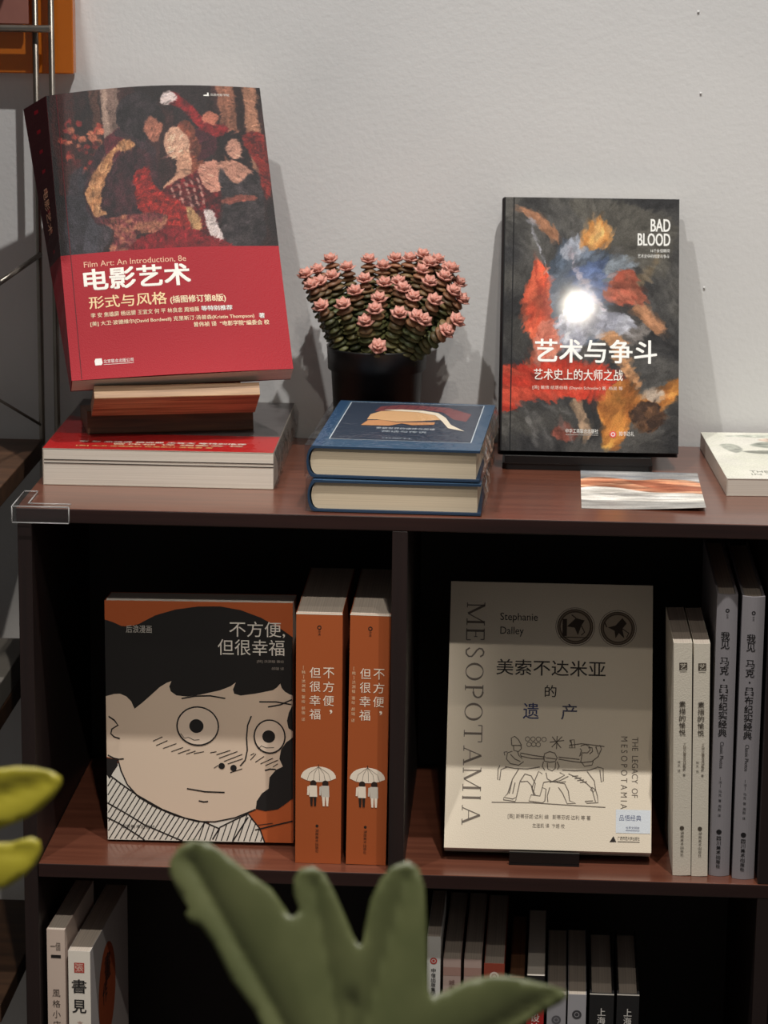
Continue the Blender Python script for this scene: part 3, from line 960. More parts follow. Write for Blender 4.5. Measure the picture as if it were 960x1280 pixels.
# ochre tumble bottom right, grey streaks bottom left
P.poly([(92, 30), (96, 56), (112, 66), (126, 54), (140, 58), (152, 68), (163, 72), (163, 56), (150, 44), (134, 40), (120, 30), (112, 10), (96, 8)], rgb(172, 100, 44), .5, 3, col2=rgb(226, 146, 64), sx=9, sy=8)
P.poly([(118, 34), (130, 48), (146, 44), (150, 30), (136, 22), (122, 24)], rgb(60, 44, 38), .5, 3, col2=rgb(110, 76, 52), sx=4, sy=4)
P.poly([(126, 54), (140, 62), (150, 56), (140, 48)], rgb(190, 170, 150), .3, 2)
P.poly([(66, 46), (76, 48), (80, 30), (82, 12), (72, 14), (70, 30)], rgb(160, 132, 106), .4, 2)
P.poly([(44, 14), (56, 26), (70, 16), (60, 8)], rgb(132, 70, 58), .4, 3)
for pts in ([(16, 44), (24, 30), (36, 4)], [(40, 46), (56, 40), (64, 30)], [(54, 24), (66, 8)], [(28, 36), (40, 16), (46, 4)]):
    P.stroke(pts, 3.2, rgb(126, 124, 122), .55, 3)
P.warp(6.5, 22, 22)
P.dabs(3000, 9.0, 3.6, .18, lambda x, y: 2.2 - x / 60.0 + math.sin(y / 30.0) * .8, 0.8)
P.warp(1.2, 5, 5)
P.a = P.a * .80 + P.a.mean(2, keepdims=True) * .10
bad_pic = P.img(.05)


def bad_art(q, xf):
    q.grid_print(bad_pic, xf, BW, BH)
    w = rgb(236, 236, 232)
    q.poly([(0, 0), (1.2, 0), (1.2, 245), (0, 245)], xf, rgb(20, 20, 22), 1)
    q.line([(9, 0), (9, 245)], xf, 1.1, rgb(26, 26, 28), 1)
    q.text('BAD', (137, 213, 155, 225), xf, w, 3, bold=0.02)
    q.text('BLOOD', (125, 199, 155, 211), xf, w, 3, bold=0.02)
    q.text('16个永恒瞬间', (137, 192.5, 154.5, 196), xf, w, 3)
    q.text('艺术史中的相爱与争斗', (125, 187, 154.5, 190.6), xf, w, 3)
    q.text('艺术与争斗', (31, 85, 143, 107), xf, rgb(255, 254, 250), 3, bold=0.02)
    q.text('艺术史上的大师之战', (30, 68, 112, 78.5), xf, rgb(246, 238, 230), 3, bold=0.008)
    q.text('[英] 戴维·绍恩伯格 (Dayvin Schooler) 著  杨昊 等', (29, 58.5, 112, 62.5), xf, rgb(240, 214, 200), 3)
    q.text('中华工商联合出版社', (60, 17.5, 90, 21.8), xf, w, 3)
    q.line([(60, 16), (90, 16)], xf, .4, rgb(190, 188, 184), 3)
    q.disc((103.5, 17), 3.1, xf, rgb(226, 92, 92), 3)
    q.ring((103.5, 17), 1.6, .7, xf, w, 4)
    q.text('知书达礼', (109, 15.6, 123, 20), xf, w, 3)


front_book('dark hardback with a red sweep leaning on the wall, titled BAD BLOOD', (0.4107, 0.202, 0.0172), (-0.445, -0.0027, 0.0100),
           0.1635, 0.245, 0.0155, 'print_gloss', rgb(30, 22, 24), bad_art, hard=True, name='hardback_book')
st = thing('book_stand', 'low black stand under the leaning BAD BLOOD hardback', 'book stand', (0.413, 0.200, 0.0002))
m = MB(); m.prism([(0.004, 0.0), (0.134, 0.0), (0.138, 0.004), (0.138, 0.088), (0, 0.088), (0, 0.004)], 0.0, 0.0055)
m.build('base', MAT['black'], st, bevel=0.001)
m = MB(); m.prism([(-0.001, 0.0056), (0.019, 0.0056), (0.019, 0.0075), (0.0035, 0.0128), (-0.001, 0.0138)], 0.002, 0.136, xf=lambda a, b, c: (c, a, b))
m.build('ledge', MAT['black'], st, bevel=0.0008)
RB = Matrix.Rotation(-0.445, 4, 'X')
m = MB(); m.prism([(0.0163, 0.004), (0.0195, 0.004), (0.0195, 0.15), (0.0163, 0.15)], 0.03, 0.108,
                  xf=lambda a, b, c: tuple(RB @ Vector((c, a, b)) + Vector((0, 0.003, 0.0158))))
m.build('back_rest', MAT['black'], st)

# ---------------------------------------------------------------- postcard
P = Paint(150, 200, 107, 155, rgb(150, 150, 150), 21)
P.put(np.ones((200, 150)), rgb(132, 134, 138), .25, 30, 8, rgb(168, 166, 164))
P.poly([(0, 118), (20, 128), (50, 118), (78, 126), (107, 112), (107, 60), (60, 66), (30, 84), (0, 80)], rgb(176, 112, 84), .5, 3, col2=rgb(214, 164, 132), sx=22, sy=7)
P.poly([(40, 116), (70, 108), (107, 92), (107, 74), (66, 84)], rgb(150, 84, 62), .4, 4, alpha=.7, sx=14, sy=5)
P.poly([(0, 82), (30, 86), (62, 68), (107, 62), (107, 22), (50, 30), (0, 34)], rgb(206, 202, 194), .3, 4, col2=rgb(236, 234, 228), sx=26, sy=6)
P.poly([(10, 60), (44, 62), (70, 48), (40, 50)], rgb(150, 148, 144), .3, 3, alpha=.6)
P.poly([(0, 0), (107, 0), (107, 24), (0, 32)], rgb(164, 162, 158), .2, 3, sx=20, sy=5)
card_pic = P.img(.04)
root = MB()
cxf = lambda u, v, l: (u / 1000.0, v / 1000.0, 0.0004 + 0.0034 * (max(0, (u - 30) / 77.0)) ** 1.5 * (1 - v / 155.0) ** 2 + EPS * l)
root.grid_print(card_pic, cxf, 107, 155, 1)
N = 10
for i in range(N):
    for j in range(N):
        q4 = [(107 * (i + a) / N, 155 * (j + b) / N) for a, b in ((0, 0), (0, 1), (1, 1), (1, 0))]
        root.add([cxf(u, v, -2) for u, v in q4], [(0, 1, 2, 3)], rgb(225, 222, 216))
for i in range(N):
    for e in (0, 155):
        root.add([cxf(107 * i / N, e, -2), cxf(107 * (i + 1) / N, e, -2), cxf(107 * (i + 1) / N, e, 1), cxf(107 * i / N, e, 1)], [(0, 1, 2, 3)], rgb(225, 222, 216))
    for e in (0, 107):
        root.add([cxf(e, 155 * i / N, -2), cxf(e, 155 * (i + 1) / N, -2), cxf(e, 155 * (i + 1) / N, 1), cxf(e, 155 * i / N, 1)], [(0, 1, 2, 3)], rgb(225, 222, 216))
o = root.build('postcard', MAT['print_gloss'])
o.location = (0.4835, 0.0455, ZT + 0.0001); o.rotation_euler = (0, 0, -0.01)
tag(o, 'curling picture postcard lying on the bookcase top before the dark hardback', 'postcard')

# ---------------------------------------------------------------- pale paperback at the right edge
P = Paint(200, 207, 200, 207, rgb(226, 226, 214), 31)
P.put(np.ones((207, 200)), rgb(222, 222, 208), .06, 30, 30, rgb(232, 230, 220))
for pts, col in (([(40, 150), (60, 165), (100, 160), (130, 175), (150, 150), (120, 140), (80, 130), (50, 138)], rgb(150, 154, 144)),
                 ([(20, 190), (70, 198), (130, 190), (160, 200), (120, 180), (60, 182)], rgb(188, 192, 180)),
                 ([(30, 120), (60, 124), (100, 112), (70, 106), (40, 110)], rgb(140, 142, 132)),
                 ([(12, 150), (24, 152), (30, 128), (22, 112), (14, 130)], rgb(168, 170, 160)),
                 ([(80, 190), (96, 196), (120, 168), (110, 150), (92, 166)], rgb(238, 236, 226)),
                 ([(100, 120), (140, 134), (180, 120), (150, 96), (110, 102)], rgb(160, 162, 150)),
                 ([(50, 172), (62, 180), (76, 168), (64, 160)], rgb(206, 188, 172))):
    P.poly(pts, col, .25, 2)
pale_pic = P.img(.03)


def pale_art(q, xf):
    q.grid_print(pale_pic, xf, 200, 207)
    q.text('THE PAINTED GARDEN', (24, 26, 120, 34), xf, rgb(150, 152, 142), 2)
    q.text('IN THE CITY', (24, 15, 80, 22), xf, rgb(160, 162, 152), 2)


front_book('pale grey-green patterned paperback lying flat at the bookcase top\'s right', (0.6124, 0.1085, 0.0158), (FLAT, 0, 0.055), 0.200, 0.207, 0.0155,
           'print_satin', rgb(214, 206, 194), pale_art)


# ---------------------------------------------------------------- comic paperback on the middle shelf
COMIC_AREAS = {'hair': [(-0.3, 203.1), (7.1, 201.0), (14.9, 197.5), (22.8, 197.2), (30.7, 199.6), (45.4, 207.7), (63.4, 213.2), (83.6, 216.3), (103.7, 216.6), (121.6, 213.6), (139.4, 207.1), (157.2, 197.3), (167.9, 189.6), (167.9, 136.5), (164.7, 137.6), (160.9, 139.8), (158.0, 143.1), (156.7, 147.2), (153.6, 143.5), (150.2, 141.1), (134.5, 137.6), (121.0, 135.6), (115.4, 137.3), (114.3, 141.1), (116.8, 147.5), (112.1, 144.0), (103.0, 140.2), (85.0, 135.8), (73.7, 133.9), (63.6, 134.7), (58.5, 138.4), (57.2, 143.0), (59.2, 147.8), (54.7, 146.1), (48.6, 142.1), (39.9, 134.0), (33.0, 127.7), (25.7, 121.8), (22.9, 128.6), (18.4, 133.1), (12.8, 135.5), (7.2, 135.1), (-0.3, 132.9)], 'face': [(-0.3, 132.9), (7.2, 135.1), (12.8, 135.5), (18.4, 133.1), (22.9, 128.6), (25.7, 121.8), (59.2, 147.8), (85.1, 141.7), (116.8, 147.5), (134.5, 142.6), (156.7, 147.2), (167.9, 136.5), (167.9, 97.8), (167.4, 71.4), (146.3, 50.3), (134.2, 30.4), (115.6, 22.6), (97.4, 18.7), (81.5, 18.4), (61.1, 23.7), (43.1, 31.4), (28.4, 40.3), (18.4, 51.6), (12.9, 64.2), (10.3, 74.3), (0.1, 77.0)], 'ear_gap': [(-0.1, 76.3), (9.6, 74.3), (10.0, 69.2), (5.3, 62.2), (2.5, 56.4), (-0.2, 60.2)], 'shade': [(167.6, 127.8), (164.2, 120.5), (162.6, 113.2), (163.9, 106.4), (168.0, 103.7)], 'hair_low': [(167.9, 98.2), (161.6, 93.1), (157.1, 86.1), (155.7, 78.1), (158.8, 71.0), (152.5, 67.7), (146.8, 60.7), (145.9, 50.3), (139.7, 45.6), (135.2, 38.5), (134.2, 31.1), (142.8, 29.3), (154.1, 31.1), (167.9, 41.6)], 'collar': [(-0.1, 62.1), (11.6, 53.1), (27.3, 41.9), (49.9, 29.0), (70.2, 21.4), (88.3, 17.8), (100.8, 12.3), (128.1, 26.8), (131.4, 21.1), (137.7, 13.2), (142.2, -0.6), (-0.0, 0.0)], 'neck': [(10.3, 71.5), (12.9, 64.2), (18.4, 51.6), (28.4, 40.3), (11.5, 51.9), (2.1, 58.7)]}
COMIC_LINES = [[(10.3, 74.3), (12.9, 64.2), (18.4, 51.6), (28.4, 40.3), (43.1, 31.4), (61.1, 23.7), (81.5, 18.4), (97.4, 18.5), (115.6, 22.6), (134.2, 30.9)], [(1.1, 78.7), (6.2, 76.0), (10.8, 75.0), (15.5, 75.5)], [(2.3, 114.5), (7.5, 110.9), (10.6, 106.4), (5.1, 102.9), (4.1, 98.5), (7.2, 95.6), (12.2, 94.1)], [(68.1, 132.0), (80.5, 134.5), (94.0, 135.0), (107.5, 132.8)], [(137.8, 130.2), (152.4, 130.5), (166.3, 128.3)], [(145.6, 125.6), (156.9, 127.9), (167.2, 132.8)], [(130.7, 117.1), (127.3, 108.3), (126.3, 96.9), (126.9, 85.5), (125.0, 76.3), (120.5, 70.9)], [(72.3, 48.9), (88.6, 46.3), (106.3, 46.0)], [(82.9, 37.8), (87.4, 36.8), (91.3, 37.3)], [(66.6, 99.8), (69.9, 95.3), (73.8, 96.3), (78.9, 94.1), (84.1, 94.6)], [(136.8, 86.8), (139.1, 89.4), (144.3, 87.7), (151.0, 88.3)], [(-0.1, 62.1), (11.6, 53.1), (27.3, 41.9), (49.9, 29.0), (70.2, 21.4), (88.3, 17.8), (100.8, 12.3)], [(95.0, 1.8), (101.9, 13.5), (111.0, 18.4), (127.4, 26.6)], [(127.4, 26.6), (131.4, 21.1), (137.7, 13.2), (142.2, -0.6)], [(127.4, 23.4), (120.0, 11.6), (113.1, -0.6)], [(-0.1, 34.3), (15.7, 25.4), (33.7, 14.3), (51.8, 6.6), (67.7, -1.2)], [(-0.4, 20.4), (11.0, 14.9), (26.8, 4.8), (33.5, -0.1)], [(133.6, 11.5), (149.5, 15.8), (167.6, 20.6)], [(136.4, 16.2), (149.5, 18.1)], [(142.6, 67.0), (147.5, 68.5), (152.5, 68.1)], [(42.1, 92.4), (50.7, 96.5)], [(44.9, 88.3), (55.2, 93.1)], [(51.0, 85.7), (63.1, 90.5)], [(58.5, 82.9), (69.1, 87.0)], [(64.5, 81.2), (75.4, 85.3)], [(72.0, 80.9), (80.4, 84.0)], [(78.8, 81.5), (87.9, 83.5)], [(93.5, 82.5), (99.2, 83.7)], [(99.1, 80.8), (111.6, 85.1)], [(101.4, 77.6), (117.9, 84.1)], [(105.8, 74.7), (122.4, 81.7)], [(109.2, 72.5), (122.8, 77.6)], [(96.8, 68.3), (100.6, 71.1)], [(111.4, 64.5), (122.3, 68.2)], [(129.6, 76.4), (134.6, 82.2)], [(134.1, 74.6), (142.0, 80.1)], [(138.6, 73.1), (149.9, 78.6)], [(143.1, 71.6), (154.4, 76.9)], [(149.8, 70.4), (154.3, 73.5)], [(130.0, 81.0), (133.2, 82.9)]]


def comic_art(q, xf):
    K = rgb(24, 21, 20); OR = rgb(180, 88, 40); SK = rgb(222, 200, 178); WH = rgb(226, 220, 208)
    q.poly([(0, 0), (168, 0), (168, 220.3), (0, 220.3)], xf, OR, 0)
    cl = lambda pts: [(min(max(x, 0), 168), min(max(y, 0), 220)) for x, y in pts]
    q.poly([(20, 134), (60, 168), (150, 168), (167.5, 138), (167.5, 110), (120, 110), (40, 110)], xf, SK, 1)
    q.poly([(84, 8), (100, 26), (122, 28), (130, 20), (110, 4)], xf, WH, 1)
    q.poly(cl(COMIC_AREAS['face']), xf, SK, 1.4)
    q.poly(cl(COMIC_AREAS['neck']), xf, WH, 2)
    q.poly(cl(COMIC_AREAS['collar']), xf, WH, 2)
    # hatched scarf
    cpoly = [Vector((x, y, 0)) for x, y in cl(COMIC_AREAS['collar'])]

    def inside(x, y):
        c = False
        n = len(cpoly)
        for i in range(n):
            a = cpoly[i]; b = cpoly[(i + 1) % n]
            if (a.y > y) != (b.y > y) and x < (b.x - a.x) * (y - a.y) / (b.y - a.y) + a.x:
                c = not c
        return c
    for k in range(34):
        x0 = -30 + k * 5.1
        ang = 1.02 if k < 22 else 1.25
        run = []
        for s in range(0, 110):
            x = x0 + s * math.cos(ang) * .8; y = s * math.sin(ang) * .8
            if inside(x, y) and 0.5 < x < 167.5 and y > 0.5:
                run.append((x, y))
            else:
                if len(run) > 3:
                    q.line(run, xf, .95, K, 3)
                run = []
        if len(run) > 3:
            q.line(run, xf, .95, K, 3)
    q.poly(cl(COMIC_AREAS['hair']), xf, K, 2)
    for k in ('ear_gap', 'shade', 'hair_low'):
        q.poly(cl(COMIC_AREAS[k]), xf, K, 3)
    for i, l in enumerate(COMIC_LINES):
        q.line(cl(l), xf, .7 if len(l) == 2 else 1.25, K, 4)
    for c, rx, ry in (((82.5, 107), 18.6, 17.6), ((147, 98.5), 13.8, 15.2)):
        q.disc(c, rx, xf, rgb(226, 206, 186), 5, ry)
        q.ring(c, rx, 1.3, xf, K, 6, ry)
    q.disc((81.3, 107), 6.4, xf, K, 6); q.disc((146.2, 98.5), 5.8, xf, K, 6)
    for l in ([(67, 100), (70.5, 95.5), (74, 96.5), (79, 94), (84, 94.5)], [(137, 87), (139.5, 89.8), (144, 88), (151, 88.4)]):
        q.line(l, xf, .6, K, 6)
    q.disc((103.8, 70.5), 2.9, xf, K, 5); q.disc((114.4, 68.9), 2.9, xf, K, 5)
    W = rgb(232, 226, 216)
    q.text('不方便,', (111.5, 188.8, 161, 203.5), xf, W, 5, bold=-0.004)
    q.text('但很幸福', (101, 172.6, 160.5, 187), xf, W, 5, bold=-0.004)
    q.text('[韩] 洪渊植 著绘', (136, 165.6, 160, 168.6), xf, rgb(150, 142, 132), 5)
    q.text('郝瑞 译', (149, 159.6, 160, 162.2), xf, rgb(150, 142, 132), 5)
    q.text('后浪漫画', (19, 191.5, 42, 198.5), xf, rgb(190, 184, 176), 5)
    q.text('湖南美术出版社', (12, 11, 43, 14.5), xf, rgb(60, 56, 52), 5)


front_book('orange paperback with a large cartoon face, facing out on the middle shelf', (0.0657, 0.0600, -0.3198), (-0.0504, -0.0105, -0.0014),
           0.168, 0.2205, 0.0365, 'print_matte', rgb(182, 84, 36), comic_art)

# clear sticker edge etc. stay out; the two spines of the same title stand beside it
ORANGE = rgb(166, 82, 36)


def orange_spine(q, xf, w, h):
    c = w / 2
    W = rgb(240, 226, 208); K = rgb(40, 26, 18)
    q.poly([(0, 0), (w, 0), (w, h), (0, h)], xf, ORANGE, 0)
    q.poly([(0, h - 1.4), (w, h - 1.4), (w, h), (0, h)], xf, rgb(236, 226, 210), 1)
    q.ring((c, h - 13), 1.5, .8, xf, K, 2); q.vtext('后浪', c, h - 15.5, 2.2, 2.6, xf, K)
    q.vtext('不方便,', c + 8.4, h - 49, 9.6, 12.6, xf, W, 2, -0.004)
    q.vtext('但很幸福', c - 3.4, h - 49, 9.6, 12.6, xf, W, 2, -0.004)
    q.vtext('[韩]洪渊植 著绘 郝瑞 译', c - 13.6, h - 48, 3.1, 4.1, xf, rgb(228, 196, 160), 2)
    # umbrella over two small figures seen from behind
    y = h - 150
    dome = [(c - 15.5, y)] + [(c + 15.5 * math.cos(math.pi * (1 - k / 14)), y + 10.5 * math.sin(math.pi * k / 14)) for k in range(1, 14)] + [(c + 15.5, y)]
    dome += [(c + 10, y - 2.4), (c + 4, y - 3.6), (c - 3, y - 3.8), (c - 10, y - 2.6)]
    q.poly(dome, xf, W, 2)
    for k in (-10, -4.5, 1, 6, 11):
        q.line([(c, y + 10.4), (c + k * .8, y + 4), (c + k, y - 2.6)], xf, .35, rgb(110, 96, 84), 3)
    q.line([(c, y + 12.5), (c, y + 10)], xf, .6, K, 2)
    for dx, up, dn in ((-4.5, W, K), (6.2, rgb(206, 198, 186), W)):
        q.disc((c + dx, y - 5.0), 2.8, xf, K, 3)
        q.poly([(c + dx - 3.6, y - 7), (c + dx + 3.2, y - 7), (c + dx + 3.6, y - 17.5), (c + dx - 3.4, y - 17.5)], xf, up, 4)
        q.poly([(c + dx - 5.2, y - 8), (c + dx - 3.4, y - 7.6), (c + dx - 3.8, y - 16), (c + dx - 5.4, y - 16)], xf, up, 4)
        q.poly([(c + dx - 2.9, y - 17.5), (c + dx - .2, y - 17.5), (c + dx - .5, y - 26), (c + dx - 2.2, y - 26)], xf, dn, 4)
        q.poly([(c + dx + .3, y - 17.5), (c + dx + 3, y - 17.5), (c + dx + 2.6, y - 26), (c + dx + .9, y - 26)], xf, dn, 4)
    q.disc((c - 1, 35), 1.3, xf, K, 2)
    q.vtext('湖南美术出版社', c - 1, 32, 2.8, 3.2, xf, K, 2)


for lab, loc, rot, w in (('orange paperback spine with an umbrella, next to the cartoon-face book', (0.2389, 0.0195, -0.3217), (0, 0, 0), 0.0403),
                         ('orange paperback spine with an umbrella, against the bookcase\'s centre upright', (0.2838, 0.0192, -0.3213), (0, 0.009, 0), 0.0353)):
    spine_book(lab, loc, rot, w, 0.2295, 0.160, 'print_matte', ORANGE, orange_spine, group='orange umbrella paperbacks')

# ---------------------------------------------------------------- cream ancient-history paperback on its stand
MESO_LINES = [[(41.4, 41.6), (77.8, 42.0), (110.8, 40.7), (142.6, 39.6)], [(58.3, 93.4), (57.7, 100.1), (60.8, 101.8), (64.2, 98.7), (67.0, 93.6)], [(58.3, 93.4), (67.0, 93.6)], [(59.9, 93.4), (60.2, 88.9), (64.5, 87.9), (66.9, 90.7), (66.6, 93.6)], [(63.4, 88.3), (64.8, 84.5), (67.6, 81.2), (66.1, 85.7)], [(58.9, 88.2), (54.5, 86.5), (53.8, 80.9), (57.4, 76.9), (64.8, 75.6), (69.2, 79.0)], [(57.2, 85.4), (61.3, 81.1), (66.3, 79.0)], [(52.3, 84.2), (51.4, 87.1), (54.5, 87.6)], [(66.8, 83.9), (76.9, 81.9), (88.0, 81.8), (88.4, 83.6), (76.8, 84.9), (66.1, 86.8)], [(52.6, 74.1), (61.5, 72.6), (72.7, 72.4), (83.7, 74.5)], [(48.1, 75.1), (46.5, 71.7), (46.3, 62.3), (48.1, 61.7), (49.1, 71.3), (54.9, 73.7)], [(64.9, 72.2), (59.6, 63.1), (55.5, 49.7), (52.3, 46.3), (60.0, 45.0), (63.3, 46.6), (66.3, 61.1), (70.5, 67.9)], [(59.2, 60.9), (56.8, 49.7)], [(61.9, 59.9), (59.9, 49.8)], [(70.5, 67.9), (76.1, 66.3), (80.0, 59.3), (78.6, 51.5), (77.0, 57.0), (72.9, 61.3), (66.7, 60.7)], [(76.3, 56.9), (79.3, 50.4), (80.2, 49.3)], [(52.3, 46.3), (51.7, 44.1), (62.3, 42.8), (63.3, 45.5)], [(86.9, 82.9), (87.9, 86.7), (92.3, 88.7), (96.8, 87.4), (99.1, 83.2), (97.4, 79.8), (92.5, 79.0), (87.6, 80.0), (86.9, 82.9)], [(89.1, 82.9), (98.0, 82.1)], [(90.3, 78.5), (90.8, 72.9), (94.8, 71.2), (97.5, 73.6), (97.8, 79.2)], [(86.9, 79.5), (85.9, 75.0), (88.2, 71.7)], [(99.1, 79.9), (101.0, 75.4), (99.3, 72.7)], [(89.3, 69.5), (90.5, 64.0), (95.0, 61.5), (101.6, 62.5), (109.3, 66.7)], [(86.0, 68.3), (82.7, 70.5), (79.1, 61.5), (77.0, 54.7), (78.7, 49.3)], [(101.5, 69.9), (106.0, 67.8), (100.5, 64.3), (92.8, 60.7)], [(87.3, 60.6), (86.3, 56.1), (89.6, 54.7), (88.7, 44.0), (86.6, 42.2), (74.4, 43.6), (76.5, 49.2), (84.2, 48.3), (86.3, 56.1)], [(99.4, 60.9), (106.1, 60.0), (109.5, 53.4), (110.7, 44.7), (116.2, 42.6), (108.6, 42.0), (104.5, 51.1), (100.6, 56.5)], [(87.3, 60.6), (92.8, 61.8), (100.6, 60.9), (107.2, 61.8)], [(92.9, 56.3), (90.8, 48.5), (91.4, 43.0)], [(100.2, 82.1), (110.2, 80.6), (121.3, 79.4), (130.2, 80.7)], [(100.2, 83.9), (111.3, 82.9), (119.1, 82.2)], [(120.0, 93.9), (121.1, 95.1), (124.5, 95.8), (127.8, 94.1), (128.3, 90.8), (126.1, 88.4), (121.2, 88.3), (119.0, 84.9), (120.8, 90.6), (119.4, 92.1)], [(126.7, 93.0), (130.1, 93.1), (130.5, 89.7), (127.9, 87.4)], [(130.2, 80.7), (135.7, 85.3), (138.5, 92.2), (137.1, 95.5), (133.4, 94.3), (135.7, 87.6)], [(109.6, 94.8), (121.1, 96.6), (141.2, 94.5)], [(110.0, 99.3), (114.0, 100.1), (114.9, 92.6), (109.6, 92.5), (111.8, 96.4), (110.0, 99.3)], [(111.1, 100.0), (112.3, 92.6)], [(121.2, 87.2), (120.2, 80.4), (123.6, 76.1), (130.2, 77.4), (131.3, 80.7)], [(103.7, 72.2), (114.8, 71.8), (128.0, 72.8), (134.6, 75.2)], [(134.6, 75.9), (140.2, 74.7), (140.5, 63.2), (138.7, 62.2), (137.3, 73.1)], [(109.3, 69.0), (119.3, 64.8), (125.9, 60.5), (130.4, 56.2), (131.5, 51.9), (133.8, 44.2)], [(125.8, 71.7), (132.5, 63.0), (133.7, 55.2), (135.3, 49.8), (136.0, 43.6), (126.1, 42.9), (124.3, 44.6), (131.6, 45.2)], [(112.6, 66.8), (118.1, 67.4)], [(114.9, 64.7), (121.0, 65.7)], [(117.1, 63.0), (123.3, 64.0)], [(119.8, 61.3), (125.9, 62.3)], [(130.4, 57.4), (133.7, 55.2), (131.5, 53.0), (129.3, 55.1), (130.4, 57.4)], [(92.2, 97.2), (105.1, 99.1)], [(94.3, 102.2), (102.3, 92.3)], [(98.8, 103.0), (98.3, 91.1)], [(103.2, 102.5), (94.0, 92.7)]]

SERIF = {
    'M': [((.08, 0), (.08, 1), .07), ((.92, 0), (.92, 1), .14), ((.08, 1), (.5, .05), .14), ((.92, 1), (.5, .05), .06), ((-.04, 0), (.2, 0), .05), ((.74, 0), (1.08, 0), .05), ((-.06, 1), (.14, 1), .05), ((.86, 1), (1.08, 1), .05)],
    'E': [((.2, 0), (.2, 1), .14), ((.04, 1), (.82, 1), .06), ((.04, 0), (.86, 0), .06), ((.2, .52), (.62, .52), .05), ((.82, 1), (.82, .8), .06), ((.86, 0), (.86, .24), .06), ((.62, .42), (.62, .62), .05)],
    'P': [((.2, 0), (.2, 1), .14), ((.02, 0), (.42, 0), .05), ((.02, 1), (.5, 1), .06), ((.2, .46), (.5, .46), .05)],
    'T': [((.5, 0), (.5, 1), .14), ((.02, 1), (.98, 1), .06), ((.02, 1), (.02, .78), .06), ((.98, 1), (.98, .78), .06), ((.3, 0), (.7, 0), .05)],
    'A': [((.1, 0), (.5, 1), .06), ((.9, 0), (.5, 1), .14), ((.26, .36), (.74, .36), .05), ((-.04, 0), (.26, 0), .05), ((.72, 0), (1.06, 0), .05)],
    'I': [((.5, 0), (.5, 1), .14), ((.28, 0), (.72, 0), .05), ((.28, 1), (.72, 1), .05)],
    'O': [], 'S': [],
}


def serif_word(q, word, box, xf, color, layer=2):
    """roman capitals running down the cover: each letter lies on its side, feet to the left"""
    x0, y0, x1, y1 = box
    wid = {'M': 1.15, 'E': .8, 'S': .7, 'O': 1.0, 'P': .78, 'T': .95, 'A': 1.0, 'I': .42}
    tot = sum(wid[c] + .24 for c in word) - .24
    s = (y1 - y0) / tot
    y = y1
    X = lambda gx, gy, W, yy: (x0 + gy * (x1 - x0), yy - gx * W * s)
    for ch in word:
        W = wid[ch]
        for a, b, t in SERIF[ch]:
            q.line([X(*a, W, y), X(*b, W, y)], xf, t * (x1 - x0) * .95, color, layer)
        if ch == 'O':
            n = 28
            o = [X(.5 + .5 * math.cos(2 * math.pi * k / n), .5 + .52 * math.sin(2 * math.pi * k / n), W, y) for k in range(n)]
            i = [X(.5 + .37 * math.cos(2 * math.pi * k / n), .5 + .47 * math.sin(2 * math.pi * k / n), W, y) for k in range(n)]
            q.add([xf(a, b, layer) for a, b in o + i], [(k, (k + 1) % n, n + (k + 1) % n, n + k)[::-1] for k in range(n)], color)
        if ch == 'P':
            pts = [X(.5 + .42 * math.sin(math.pi * k / 10), .73 + .27 * math.cos(math.pi * k / 10), W, y) for k in range(11)]
            q.line(pts, xf, 1.6, color, layer)
        if ch == 'S':
            pts = [(.86, .8), (.7, .96), (.46, 1.0), (.22, .9), (.18, .74), (.34, .6), (.62, .46), (.84, .32), (.84, .14), (.62, .0), (.34, .0), (.14, .2)]
            q.line([X(*p, W, y) for p in pts], xf, 1.5, color, layer)
        y -= (W + .24) * s


